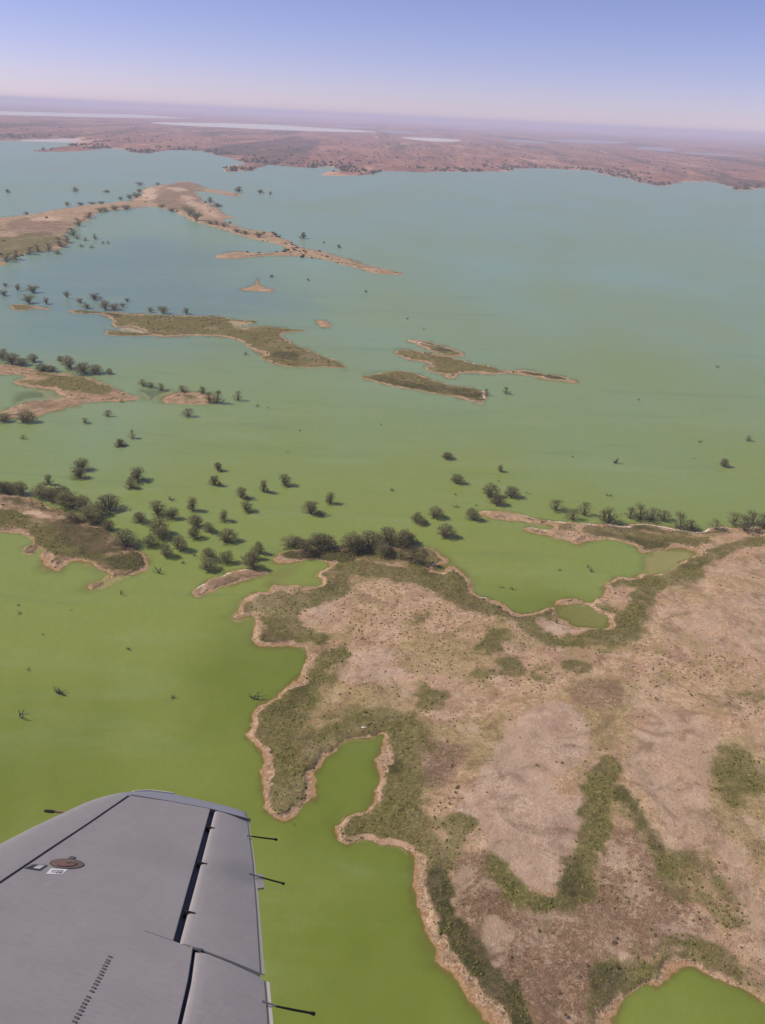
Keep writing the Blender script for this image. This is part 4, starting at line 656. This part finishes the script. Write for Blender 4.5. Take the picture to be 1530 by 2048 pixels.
ORD = ['first', 'second', 'third', 'fourth', 'fifth', 'sixth', 'seventh', 'eighth', 'ninth', 'tenth', 'eleventh', 'twelfth', 'thirteenth', 'fourteenth', 'fifteenth', 'sixteenth', 'seventeenth', 'eighteenth', 'nineteenth', 'twentieth', 'twenty-first', 'twenty-second', 'twenty-third', 'twenty-fourth', 'twenty-fifth', 'twenty-sixth', 'twenty-seventh', 'twenty-eighth']
def nth(i, n): return 'leftmost' if i == 0 else 'rightmost' if i == n-1 else ORD[i] + ' from left'
WHERE = {'near_bay': ('in open green water above groves', 'trees standing in the green bay'),
 'island_tip': ('in flooded grove right of grassy island', 'trees of the flooded grove'),
 'west_row': ('in grove along left grassy island', 'grove on the grassy island'),
 'point_row': ('in grove on central point', 'grove on the central point'),
 'point_bush': ('of bushy trees right of central grove', 'bushy trees on the central point'),
 'east_bay': ('standing in water left of sandy spit', 'trees in the water by the spit'),
 'spit_row': ('in row along white-edged spit', 'trees along the sandy spit'),
 'far_right': ('of lone trees right of branched island', 'small trees in the open lake'),
 'mid_row': ('behind the long middle island', 'small trees behind the long island'),
 'leftmid_row': ('by the forked sandy island', 'trees by the forked island'),
 'islet': ('around the tiny oval islet', 'trees around the oval islet'),
 'central_bay': ('in water below tiny oval islet', 'trees scattered below the islet'),
 'headland_shore': ('on the headland inner shore', 'trees on the headland inner shore'),
 'headland_ridge': ('along the far headland ridge', 'trees on the headland ridge'),
 'far_bay': ('in water around far headland', 'tiny trees around the far headland')}
def ground_z(key, x, y):
    zz = -0.25
    for k in SMOOTH:
        P = SMOOTH[k]
        if P[:,0].min()-5 < x < P[:,0].max()+5 and P[:,1].min()-5 < y < P[:,1].max()+5:
            d = sdf(np.array([x]), np.array([y]), P, 50.0)
            if d[0] > 3: zz = max(zz, 0.3 + (0.5 if d[0] > 6 else 0))
    return zz
n_t = 0
for key, lst in TREES.items():
    where, grp = WHERE[key]
    for i, (x, y, w, h) in enumerate(lst):
        vi = (n_t*5 + i*3) % 8; n_t += 1
        e = bpy.data.objects.new('coolibah_tree', None); COL.objects.link(e); e.empty_display_size = 1
        e.location = (x, y, ground_z(key, x, y)); e.rotation_euler = (0, 0, random.uniform(0, 6.28)); wf = 1.25 if key in ('west_row', 'point_row', 'spit_row') else 1.02; h = h*(0.82 if key == 'point_row' else 1.0); uu = random.uniform(0.8, 1.25); e.scale = (w*wf*uu, w*wf/uu, h*random.uniform(0.92, 1.12))
        size = 'wide low' if w > 1.7*h else 'tall narrow' if h > 1.15*w else 'rounded' if w < 1.15*h else 'spreading'
        tag(e, '%s olive tree, %s %s' % (size, nth(i, len(lst)), where), 'tree', grp)
        link('trunk', TV[vi][0], (), e); link('crown', TV[vi][1], (), e)

# drowned dead trees
def snag_variant(i):
    r = np.random.default_rng(300+i); a = Acc()
    for k in range(4+i):
        ang = r.random()*6.28; L = 0.28+0.25*r.random(); b = np.array([r.normal()*0.08, r.normal()*0.08, -0.15])
        m = b + np.array([math.cos(ang)*L*0.6, math.sin(ang)*L*0.6, 0.35+0.5*r.random()])
        e = m + np.array([math.cos(ang+r.normal()*0.6)*L*0.5, math.sin(ang+r.normal()*0.6)*L*0.5, 0.1+0.45*r.random()])
        a.add(*tube_arr(b, m, 0.045, 0.028)); a.add(*tube_arr(m, e, 0.028, 0.010, 4))
        for _ in range(3):
            t_ = r.random(); p = m*(1-t_)+e*t_; q_ = p + r.normal(size=3)*np.array([0.12, 0.12, 0.10])+np.array([0, 0, 0.08])
            a.add(*tube_arr(p, q_, 0.016, 0.006, 4))
    me = a.mesh('dead_tree'); me.materials.append(M_SNAG); return me
SV = [snag_variant(i) for i in range(5)]
SWHERE = {'near': 'of the bare snags in the near green water', 'mid': 'of the bare snags around the flooded grove', 'lagoon': 'of the bare snags in the sheltered lagoon', 'east': 'of the bare snags scattered in open water'}
for key, lst in SNAGS.items():
    for i, (x, y, w, h) in enumerate(lst):
        o = link('dead_tree', SV[(i*3+len(key)) % 5]); o.location = (x, y, -0.1); o.rotation_euler = (0, 0, random.uniform(0, 6.28)); o.scale = (w, w, h*0.8)
        tag(o, 'dark leafless dead tree, %s %s' % (nth(i, len(lst)), SWHERE[key]), 'dead tree', 'drowned dead trees')

# single bushes on the dry shore
def bush_variant(i):
    r = np.random.default_rng(500+i); a = Acc()
    for k in range(7):
        an = r.random()*6.28; d_ = 0.3*r.random()**0.5; rad = 0.16+0.1*r.random()
        leaves(a, (math.cos(an)*d_, math.sin(an)*d_, 0.10+0.22*r.random()), (rad, rad, rad*0.75), 34, 0.05, r)
    me = a.mesh('bush'); me.materials.append(M_BUSH); return me
BV = [bush_variant(i) for i in range(5)]
for i, (x, y) in enumerate(BUSHES):
    z = ground_z('', x, y); o = link('saltbush', BV[i % 5]); s = random.uniform(1.2, 2.0)*(1 if y < 420 else 2)
    o.location = (x, y, z+0.1); o.rotation_euler = (0, 0, random.uniform(0, 6.28)); o.scale = (s, s, s*0.75)
    tag(o, 'dark low bush on dry ground, %s of the single bushes' % (nth(i, len(BUSHES)) if i < len(ORD) else '%dth from left' % (i+1)), 'bush', 'single bushes on dry ground')

# low saltbush tufts, uncountable ground cover
def tufts(name, label, pts, sizes, mat, seed, hs=0.45):
    r = np.random.default_rng(seed); a = Acc(); n = 6; ang = np.arange(n)*2*math.pi/n
    V = []; Fc = []
    for i, ((x, y, z), s) in enumerate(zip(pts, sizes)):
        j = 0.7+0.6*r.random(n); k2 = 0.45+0.3*r.random(n); o0 = r.random()*6.28
        lo = np.stack([x+np.cos(ang+o0)*s*j, y+np.sin(ang+o0)*s*j, np.full(n, z-0.05)], 1)
        mi = np.stack([x+np.cos(ang+o0+.4)*s*k2*1.3, y+np.sin(ang+o0+.4)*s*k2*1.3, z+s*hs*(0.5+0.5*r.random(n))], 1)
        V.append(lo); V.append(mi); V.append([[x+r.normal()*s*0.1, y+r.normal()*s*0.1, z+s*hs*1.15]])
        b = i*(2*n+1); ii = np.arange(n); jj = (ii+1) % n
        Fc.append(np.stack([b+ii, b+jj, b+n+ii], 1)); Fc.append(np.stack([b+jj, b+n+jj, b+n+ii], 1)); Fc.append(np.stack([b+n+ii, b+n+jj, np.full(n, b+2*n)], 1))
    me = mesh(name, np.concatenate(V), np.concatenate(Fc), False); me.materials.append(mat)
    return tag(link(name, me), label, 'ground cover', kind='stuff')
N = 60000
px = rng.uniform(-60, 260, N); py = rng.uniform(120, 460, N)
d = land_sd('main', px, py, 60.0)
dens = np.where(d > 3, 0.07 + 0.9*sstep(0.10, 0.4, fbm(px, py, 24, 4, 81)), 0)
FIELD = np.array([(-15, 380), (55, 385), (80, 330), (60, 290), (0, 290), (-20, 330)])
dens = np.maximum(dens, np.where(d > 5, 0.9*sstep(-15, 10, sdf(px, py, FIELD)), 0))
for c, s, poly in COVER_S:
    if c == 'c': dens *= 1-0.97*sstep(-2, 2, sdf(px, py, poly, 10.0)+2*fbm(px, py, 6, 2, 9))
keep = rng.random(N) < dens*0.5
px, py, d = px[keep], py[keep], d[keep]
pz, _ = bank('main', px, py, d)
tufts('saltbush_tufts', 'small dark saltbush tufts dotted over the dry shore', np.stack([px, py, pz], 1), 0.18+0.40*rng.random(len(px))**2.6, M_TUFT, 5)
# grass and sedge clumps with real height in the green belts
M_GRASS = plain('green_sedge', (0.125, 0.118, 0.032), 0.9, var=0.45, scale=0.2, spec=0.1)
def belts(key, n, box, size, seed, name, label):
    r = np.random.default_rng(seed); x = r.uniform(box[0], box[1], n); y = r.uniform(box[2], box[3], n); d = land_sd(key, x, y, 60.0); m = d > 2.2
    x, y, d = x[m], y[m], d[m]; z, sh = bank(key, x, y, d); wv = np.zeros(len(x))
    for c, s_, poly in COVER_S:
        if c in 'gd' and poly[:,0].max() > box[0] and poly[:,0].min() < box[1] and poly[:,1].max() > box[2] and poly[:,1].min() < box[3]:
            wv = np.maximum(wv, s_*sstep(-3, 2, sdf(x, y, poly, 12.0)+3*fbm(x, y, 9, 3, 23)))
    if key == 'main':
        fr = np.clip(0.62 + 1.6*fbm(x, y, 30, 3, 57), 0, 1); wv = np.maximum(wv, 0.8*fr*(1-sstep(3+5*fr, 7+9*fr, d)))
    else: wv = np.maximum(wv, 0.35)
    k_ = (r.random(len(x)) < wv*sstep(-0.35, 0.3, fbm(x, y, 7*size/0.5, 3, 29))) & (sh > 1.05)
    x, y, z = x[k_], y[k_], z[k_]
    tufts(name, label, np.stack([x, y, z], 1), size*(0.5+0.9*r.random(len(x))**2), M_GRASS, seed, 0.55)
belts('main', 42000, (-60, 250, 120, 460), 0.42, 701, 'sedge_clumps', 'green sedge clumps in belts along the near shore')
belts('west', 5000, (-240, -105, 340, 455), 0.5, 702, 'sedge_clumps', 'green sedge clumps over the left grassy island')
belts('long', 5000, (-345, -30, 735, 935), 0.9, 703, 'sedge_clumps', 'olive sedge clumps over the long middle island')
belts('dark', 1600, (-30, 82, 660, 752), 0.8, 704, 'sedge_clumps', 'olive sedge clumps over the dark leaf-shaped island')
belts('branched', 1600, (0, 166, 725, 830), 0.8, 705, 'sedge_clumps', 'olive sedge clumps over the branched sandy island')
belts('leftmid', 1800, (-350, -180, 550, 712), 0.7, 706, 'sedge_clumps', 'olive sedge clumps over the forked sandy island')
# scrub fringe on the far shore
N = 60000
aa = rng.uniform(-math.radians(32), math.radians(32), N); r_ = np.exp(rng.uniform(math.log(2200), math.log(9000), N)); px = np.sin(aa)*r_; py = np.cos(aa)*r_
pz, d = far_h(px, py)
near = np.exp(-np.maximum(0, d-10)/70)
keep = (d > 4) & (rng.random(N) < (near*1.2 + 0.05)*sstep(-0.15, 0.12, fbm(px, py, 260, 3, 91)))
px, py, pz = px[keep], py[keep], pz[keep]
tufts('far_scrub', 'dark scrub fringing the far shore and dotting the red plain', np.stack([px, py, pz], 1), (3.0+5*rng.random(len(px))**2), M_SCRUB, 6, 1.0)

N = 9000
px = rng.uniform(-700, 0, N); py = rng.uniform(1050, 2300, N); d = land_sd('headland', px, py, 60.0)
SCR = [np.array(p) for p in ([(-620, 1060), (-330, 1180), (-300, 1330), (-330, 1560), (-420, 1420), (-620, 1250)], [(-330, 1560), (-200, 1640), (-150, 1500), (-60, 1250), (-100, 1230), (-210, 1420)])]
wgt = np.zeros(N)
for q in SCR: wgt = np.maximum(wgt, sstep(-30, 10, sdf(px, py, q)))
keep = (d > -4) & (rng.random(N) < (0.025 + 0.8*wgt)*np.exp(-np.maximum(0, d-2)/22)*sstep(-0.2, 0.15, fbm(px, py, 60, 3, 95)) + 0.02*(d > 10))
px, py, d = px[keep], py[keep], d[keep]
tufts('headland_scrub', 'dark scrub clumps along the far headland', np.stack([px, py, np.maximum(0, 0.02*d)], 1), 1.4+2.6*rng.random(len(px))**2, M_SCRUB, 8, 0.8)

# ------------------------------------------------------------------ aircraft wing
def skin_mat():
    t = NT('grey_painted_aluminium'); p = t.objpos()
    n = t.noise(p, 2.2, 5, 0.6, 0.3); f = t.noise(t.objpos((1, 6, 1)), 9.0, 5, 0.65); g = t.noise(p, 160, 2, 0.5)
    c = t.mix(n, (0.262, 0.240, 0.242), (0.34, 0.312, 0.311))
    c = t.mix(t.math('MULTIPLY', t.step(f, 0.45, 0.75), 0.4), c, (0.20, 0.185, 0.185))
    c = t.mix(t.math('MULTIPLY', t.step(t.noise(t.objpos((7, 1, 1)), 3.0, 6, 0.7, 0.4), 0.52, 0.75), 0.3), c, (0.38, 0.35, 0.345))
    for cx_, cy_, rx_, ry_, k_ in ((0.30, -1.02, 0.20, 0.30, 0.30), (-0.1, -1.2, 0.5, 0.3, 0.12)):   # soft dark smudges
        mp = t.new('ShaderNodeMapping'); mp.vector_type = 'TEXTURE'; mp.inputs['Location'].default_value = (cx_, cy_, 0); mp.inputs['Scale'].default_value = (rx_, ry_, 1)
        tc = t.new('ShaderNodeTexCoord'); t.link(tc.outputs['Object'], mp.inputs['Vector'])
        ln = t.new('ShaderNodeVectorMath', operation='LENGTH'); t.link(mp.outputs[0], ln.inputs[0])
        c = t.mix(t.math('MULTIPLY', t.math('SUBTRACT', 1.0, t.step(t.math('ADD', ln.outputs['Value'], t.math('MULTIPLY', f, 0.5)), 0.4, 1.4)), k_), c, (0.10, 0.10, 0.105))
    t.link(c, t.b.inputs['Base Color']); t.link(t.math('MULTIPLY_ADD', n, 0.2, 0.42), t.b.inputs['Roughness'])
    t.b.inputs['Specular IOR Level'].default_value = 0.4
    t.bump(t.math('ADD', t.math('MULTIPLY', n, 1.0), t.math('MULTIPLY', g, 0.01)), 0.25, 0.02)
    return t.m
M_SKIN = skin_mat()
M_TIP = plain('blue_grey_tip_shade', (0.25, 0.25, 0.31), 0.4, var=0.08, scale=4)  # shading of the down-curving tip put into a bluer colour
M_DARK = plain('dark_gap_shade', (0.085, 0.085, 0.098), 0.8)  # shade of the slots put into the colour of the plates below
M_SEAL = plain('dark_sealant', (0.095, 0.088, 0.088), 0.8)
M_RUBBER = plain('dark_wick', (0.018, 0.017, 0.016), 0.8, spec=0.2)
M_LIGHT = plain('pale_strip_paint', (0.34, 0.31, 0.29), 0.5, var=0.08)
M_STRIP = plain('white_strip_paint', (0.50, 0.47, 0.45), 0.5, var=0.1, scale=60)
M_CREAM = plain('cream_strip', (0.80, 0.73, 0.55), 0.25, var=0.05)
M_BRONZE = plain('brown_cap_ring', (0.13, 0.095, 0.085), 0.7, var=0.3, scale=40)
M_RUST = plain('rusty_orange_cap', (0.19, 0.105, 0.08), 0.7, var=0.5, scale=45)
M_PROBE = plain('brown_probe', (0.30, 0.19, 0.12), 0.6, var=0.3)
M_PHEAD = plain('dark_probe_head', (0.05, 0.05, 0.04), 0.6, var=0.3)
M_BLACK = plain('black_placard', (0.035, 0.035, 0.035), 0.6)
M_WHITE = plain('white_placard', (0.72, 0.70, 0.70), 0.6, var=0.05)
M_STEEL = plain('brushed_steel', (0.30, 0.28, 0.26), 0.4, 0.6)

ax, ay, az_, org = [Vector(v) for v in WING_AXES]
wing = bpy.data.objects.new('aircraft_wing', None); COL.objects.link(wing)
wing.matrix_world = Matrix.Translation(Vector((0, 0, CAM_H))+org) @ Matrix((ax, ay, az_)).transposed().to_4x4()
tag(wing, 'grey aircraft wing with aileron, static wicks and fuel cap at lower left', 'aircraft wing')

def wpart(name, bm, mat, parent=wing, smooth=False):
    bmesh.ops.recalc_face_normals(bm, faces=bm.faces[:])
    me = bpy.data.meshes.new(name); bm.to_mesh(me); bm.free()
    for p in me.polygons: p.use_smooth = smooth
    if smooth: me.set_sharp_from_angle(angle=math.radians(38))
    return link(name, me, [mat], parent)
def resample(pl, n, by=None):
    p = np.array(pl, float)
    if by is None:
        s = np.concatenate([[0], np.cumsum(np.hypot(*np.diff(p, axis=0).T))]); u = np.linspace(0, s[-1], n)
        return np.stack([np.interp(u, s, p[:,0]), np.interp(u, s, p[:,1])], 1)
    o = np.argsort(p[:,1]); return np.stack([np.interp(by, p[o,1], p[o,0]), by], 1)
def extend(pl, v):   # run the last leg of a spanwise line on to span station v
    p = list(pl); (x0, y0), (x1, y1) = p[-2], p[-1]; t_ = (v-y1)/(y1-y0); return p+[(x1+(x1-x0)*t_, v)]
def plate(name, pts, z0, z1, mat, parent=wing, bev=0.0):
    bm = bmesh.new(); top = bm.faces.new([bm.verts.new((x, y, z1)) for x, y in pts])
    r = bmesh.ops.extrude_face_region(bm, geom=[top]); vs = [v for v in r['geom'] if isinstance(v, bmesh.types.BMVert)]
    for v in vs: v.co.z = z0
    if bev > 0:
        bmesh.ops.bevel(bm, geom=[e for e in bm.edges if abs(e.verts[0].co.z-z1) < 1e-6 and abs(e.verts[1].co.z-z1) < 1e-6], offset=bev, segments=2, affect='EDGES', profile=0.5)
    return wpart(name, bm, mat, parent)
def loft(name, rows, mat, parent=wing, cap=True):
    """rows: list of closed cross-section loops (same count)"""
    bm = bmesh.new(); R = [[bm.verts.new(c) for c in r] for r in rows]; n = len(R[0])
    for a, b in zip(R[:-1], R[1:]):
        for i in range(n): bm.faces.new((a[i], a[(i+1) % n], b[(i+1) % n], b[i]))
    if cap: bm.faces.new(R[0]); bm.faces.new(R[-1][::-1])
    o = wpart(name, bm, mat, parent, True)
    return o
def tube(name, pts, radii, mat, parent=wing, n=8):
    rows = []
    for i, p in enumerate(pts):
        p = np.array(p, float); d_ = np.array(pts[min(i+1, len(pts)-1)], float)-np.array(pts[max(i-1, 0)], float); d_ /= np.linalg.norm(d_)
        u = np.cross(d_, [0, 0, 1.0]); u /= np.linalg.norm(u); v = np.cross(d_, u)
        rows.append([tuple(p + radii[i]*(math.cos(a)*u+math.sin(a)*v)) for a in np.arange(n)*2*math.pi/n])
    return loft(name, rows, mat, parent)

VB = -3.6   # inboard end, under the frame
spar = extend(WING['spar'][::-1], VB) if WING['spar'][0][1] > VB else WING['spar'][::-1]
SP = lambda v: float(np.interp(v, [p[1] for p in WING['spar']], [p[0] for p in WING['spar']]))
LEp = WING['le']; LE = lambda v: float(np.interp(v, [p[1] for p in LEp], [p[0] for p in LEp]))
# leading-edge skin: rounded nose, span stations from inboard to the tip
seam = 0.009
rows = []
v_tip = WING['spar'][-1][1]
for v in np.linspace(VB, v_tip, 46):
    xs_, xl = SP(v)-seam, LE(v); c = xs_-xl
    sec = [(xs_, 0), (xs_-c*0.35, -0.001), (xs_-c*0.65, -0.006)]
    for a in np.linspace(0.25, 1.0, 7): sec.append((xl + c*0.25*(1-math.sin(a*math.pi/2)), -0.008-0.055*(1-math.cos(a*math.pi/2))))
    sec += [(xl+c*0.06, -0.10), (xl+c*0.3, -0.13), (xs_, -0.15)]
    rows.append([(x, v, z) for x, z in sec])
loft('leading_edge_skin', rows, M_SKIN)
# main upper skin panel with its box below
brk = WING['brk']; gf = WING['gapf']; fg = extend(WING['fgap'], VB)
tr = WING['tiprib']
main = [(SP(v)+seam, v) for v in np.linspace(VB, v_tip, 12)] + [tuple(p) for p in tr[2:4]] + [tuple(p) for p in gf[1:]] + [(fg[0][0]-0.004, fg[0][1]-0.004)] + [(x-0.004, y) for x, y in fg[1:]]
plate('upper_skin', main, -0.15, 0.0, M_SKIN, bev=0.004)
plate('seam_strip', [(SP(v)-0.02, v) for v in np.linspace(VB, v_tip-0.01, 8)]+[(SP(v)+0.02, v) for v in np.linspace(v_tip-0.01, VB, 8)], -0.02, -0.008, M_SEAL)
# tip cap curving down to the outline
n = 40; A_ = resample([(SP(v_tip), v_tip)]+[tuple(p) for p in tr[2:]], n); B_ = resample([(LE(v_tip)+0.004, v_tip)]+[tuple(p) for p in WING['tip'][1:]], n)
rows = []
for (a0_, a1_), (b0_, b1_) in zip(A_, B_):
    sec = [(a0_, a1_, -0.001)]
    for t_ in np.linspace(0.15, 1.0, 9):
        sec.append((a0_+(b0_-a0_)*t_, a1_+(b1_-a1_)*t_, -0.001-0.020*(1-math.sqrt(max(0, 1-t_*t_)))))
    sec += [(a0_+(b0_-a0_)*0.8, a1_+(b1_-a1_)*0.8, -0.09), (a0_, a1_, -0.13)]
    rows.append(sec)
tipc = loft('wing_tip_cap', rows, M_TIP)
tube('tip_edge_strip', [(x+0.004, y-0.006, -0.014) for x, y in resample(WING['tip'][1:4], 12)[2:]], [0.004]+[0.009]*8+[0.004], M_CREAM, tipc)  # pale cream strip along the tip edge
plate('rib_seam', [tuple(p) for p in tr[1:5]]+[(x+0.003, y-0.010) for x, y in tr[4:0:-1]], -0.004, 0.0015, M_SEAL)
# coves behind the hinge gaps, slot shade put into their dark colour
ga = WING['gapa']
plate('aileron_cove', [(gf[0][0]-0.01, gf[0][1])] + [(x-0.01, y) for x, y in gf[1:]] + [(x+0.05, y) for x, y in ga[::-1]], -0.10, -0.035, M_DARK)
fga = extend(WING['fgapa'], VB)
plate('flap_cove', [(x-0.012, y) for x, y in fg] + [(x+0.04, y) for x, y in fga[::-1]], -0.10, -0.03, M_DARK)
def surface(name, nose, tail, label_mat, n=24, ins=0.004):
    N_ = resample(nose, n); T_ = resample(tail, n); rows = []
    for (x0, y0), (x1, y1) in zip(N_, T_):
        f_ = lambda t_, z: (x0+(x1-x0)*t_, y0+(y1-y0)*t_, z)
        rows.append([f_(0.0, -0.020), f_(0.012, -0.010), f_(0.04, -0.004), f_(0.09, -0.001), f_(0.2, 0), f_(0.55, -0.006), f_(1.0, -0.022), f_(1.0, -0.028), f_(0.5, -0.05), f_(0.1, -0.065), f_(0.01, -0.055)])
    return loft(name, rows, label_mat)
te = WING['te']; te2 = extend(WING['te2'], VB)
ail = surface('aileron', [(ga[0][0], ga[0][1]-0.012)]+ga[1:2]+[(ga[2][0], ga[2][1]+0.004)], te, M_SKIN)
flap_nose = [(fga[0][0], fga[0][1]-0.012)]+fga[1:]
flap_tail = [(brk[3][0]+0.006, brk[3][1]-0.024)]+[tuple(p) for p in te2]
flp = surface('flap', flap_nose, flap_tail, M_SKIN)
# trailing-edge strips and tab
plate('edge_seam', [(x-0.006, y) for x, y in te]+[(x+0.001, y) for x, y in te[::-1]], -0.024, -0.0185, M_SEAL, ail)
plate('trailing_edge_strip', [(x+0.002, y) for x, y in te]+[(x+0.010+0.010*i/3, y+0.004) for i, (x, y) in list(enumerate(te))[::-1]], -0.029, -0.020, M_LIGHT, ail)
plate('trim_tab', [(x-0.012 if i < 1 or i > 2 else x+0.014, y) for i, (x, y) in enumerate(WING['tab'])], -0.03, -0.018, M_SKIN, ail)
plate('edge_seam', [(x-0.008, y) for x, y in te2]+[(x+0.001, y) for x, y in te2[::-1]], -0.024, -0.0175, M_SEAL, flp)
plate('trailing_edge_strip', [(x+0.003, y) for x, y in te2]+[(x+0.019, y+0.005) for x, y in te2[::-1]], -0.03, -0.018, M_STRIP, flp)
# break between aileron and flap, gap shade painted as dark plates
plate('break_seam', [(brk[0][0], brk[0][1]), (brk[1][0], brk[1][1]), (brk[1][0], brk[1][1]-0.005), (brk[0][0], brk[0][1]-0.003)], -0.002, 0.0012, M_SEAL)
plate('break_shadow_gap', [(brk[1][0], brk[1][1]+0.004), (brk[3][0]-0.004, brk[3][1]+0.010), (brk[3][0]-0.004, brk[3][1]-0.036), (brk[3][0]-0.12, brk[3][1]-0.022), (brk[1][0], brk[1][1]-0.012)], -0.05, -0.032, M_DARK)
bl = []
for f_, z_, o0, o1 in ((0.0, -0.002, 0.004, -0.004), (0.25, 0.0012, 0.005, -0.005), (0.55, -0.0035, 0.006, -0.006), (0.8, -0.011, 0.008, -0.012), (0.985, -0.018, 0.010, -0.026)):
    bx_ = brk[2][0]-0.02+f_*(brk[3][0]-brk[2][0]+0.02); by_ = brk[2][1]+f_*(brk[3][1]-brk[2][1])
    bl.append([(bx_, by_+o0, z_), (bx_, by_+o1, z_), (bx_, by_+o1, z_-0.03), (bx_, by_+o0, z_-0.03)])
loft('break_shade_strip', bl, M_DARK)  # added dark strip, shade of the gap put into its colour
# hinge brackets across the gap
for hx, hy in WING['hinge']:
    plate('hinge_bracket', [(hx-0.012, hy-0.010), (hx+0.046, hy-0.004), (hx+0.048, hy+0.012), (hx+0.030, hy+0.012), (hx-0.012, hy+0.006)], -0.05, 0.002, M_RUBBER, bev=0.002)
tube('hinge_hook', [(brk[2][0]-0.012, brk[2][1]-0.005, 0.004), (brk[2][0], brk[2][1]-0.03, 0.012), (brk[2][0]+0.03, brk[2][1]-0.018, 0.012), (brk[2][0]+0.045, brk[2][1]+0.006, 0.004)], [0.006]*4, M_STEEL)
# static wicks
for w in WING['wick']:
    (x0, y0), (x1, y1), (x2, y2) = w
    b = tube('static_wick', [(x0, y0, 0.002), (x1, y1, -0.006)], [0.006, 0.005], M_STEEL)
    tube('wick_rod', [(x1-0.005, y1-0.001, -0.006), (x1+(x2-x1)*0.5, y1+(y2-y1)*0.5, -0.008), (x1+(x2-x1)*0.9, y1+(y2-y1)*0.9, -0.008), (x2, y2, -0.010)], [0.005, 0.006, 0.006, 0.006], M_RUBBER, b)
    tube('wick_tip', [(x1+(x2-x1)*0.9, y1+(y2-y1)*0.9, -0.008), (x2, y2, -0.010)], [0.009, 0.009], M_RUBBER, b)
# fuel cap
cp = [np.array(p) for p in WING['cap']]; cc = (cp[1]+cp[2])/2; eu = (cp[2]-cp[1])/2; ev = (cp[3]-cp[4])/2
def oval(name, off, k, z0, z1, mat, parent=wing, n=36, bev=0.002):
    return plate(name, [tuple(cc+off*eu+k*(eu*math.cos(2*math.pi*i/n)+ev*math.sin(2*math.pi*i/n))) for i in range(n)], z0, z1, mat, parent, bev)
fc = oval('fuel_cap', 0, 1.0, -0.002, 0.004, M_BRONZE)
oval('cap_plate', -0.12, 0.68, 0.003, 0.008, M_RUST, fc)
oval('cap_lock', 0.02, 0.10, 0.007, 0.011, M_SEAL, fc, 16, 0.001)
plate('cap_latch', [tuple(cc+a*eu+b*ev) for a, b in ((0.12, -0.06), (0.46, -0.06), (0.46, 0.10), (0.12, 0.10))], 0.007, 0.010, M_SEAL, fc)
lx, ly = cp[5]
plate('locking_tab', [(lx-0.012, ly-0.035), (lx+0.016, ly-0.028), (lx+0.012, ly+0.022), (lx-0.014, ly+0.015)], 0, 0.005, M_SEAL)
# placards: a black one with white strokes, a white one with grey strokes
def placard(name, q, base, ink, strokes):
    p = plate(name, q, -0.001, 0.0015, base); q = np.array(q)
    def uv(u, v): return tuple((q[0]*(1-u)+q[3]*u)*(1-v) + (q[1]*(1-u)+q[2]*u)*v)
    for u0, v0, u1, v1 in strokes: plate('lettering', [uv(u0, v0), uv(u1, v0), uv(u1, v1), uv(u0, v1)], 0.001, 0.0026, ink, p)
placard('black_placard', WING['plb'], M_BLACK, M_WHITE, [(0.42+0.11*i, 0.25, 0.49+0.11*i, 0.75) for i in range(4)] + [(0.42, 0.8, 0.82, 0.88)])
placard('white_placard', WING['plw'], M_WHITE, M_SEAL, [(0.15, 0.6, 0.85, 0.68), (0.2, 0.3, 0.5, 0.4), (0.55, 0.12, 0.62, 0.5), (0.7, 0.12, 0.77, 0.5), (0.82, 0.12, 0.88, 0.5)])
# row of small dark vane strips
for x, y in WING['dash']:
    plate('vane_strip', [(x-0.010, y-0.005), (x+0.008, y-0.008), (x+0.010, y+0.002), (x-0.009, y+0.005)], -0.001, 0.004, M_SEAL)
# probe on the leading edge
pt = WING['pitot']
pr = tube('probe', [(pt[1][0]-0.002, pt[1][1], -0.05), (pt[2][0], pt[2][1], -0.05), (pt[2][0]+0.06, pt[2][1]+0.03, -0.05)], [0.008, 0.008, 0.008], M_PROBE)
tube('probe_head', [(pt[0][0]-0.005, pt[0][1]-0.003, -0.05), (pt[0][0]+0.012, pt[0][1]+0.006, -0.05), (pt[1][0], pt[1][1], -0.05)], [0.008, 0.012, 0.012], M_PHEAD, pr)

# ------------------------------------------------------------------ haze
hz = bmesh.new(); bmesh.ops.create_cube(hz, size=1.0)
for v in hz.verts: v.co = (v.co.x*160000, v.co.y*160000, -3.0 if v.co.z < 0 else 225.0)
hm = bpy.data.materials.new('thin_violet_haze'); hm.use_nodes = True; hn = hm.node_tree.nodes
for nn in list(hn): 
    if nn.type == 'BSDF_PRINCIPLED': hn.remove(nn)
pv = hn.new('ShaderNodeVolumePrincipled'); pv.inputs['Color'].default_value = (0.80, 0.79, 1.0, 1); pv.inputs['Density'].default_value = 0.000078
pv.inputs['Anisotropy'].default_value = 0.0
hm.node_tree.links.new(pv.outputs[0], hn['Material Output'].inputs['Volume'])
me = bpy.data.meshes.new('haze'); hz.to_mesh(me); hz.free()
tag(link('haze', me, [hm]), 'thin violet haze over the whole lake', 'haze', kind='stuff')
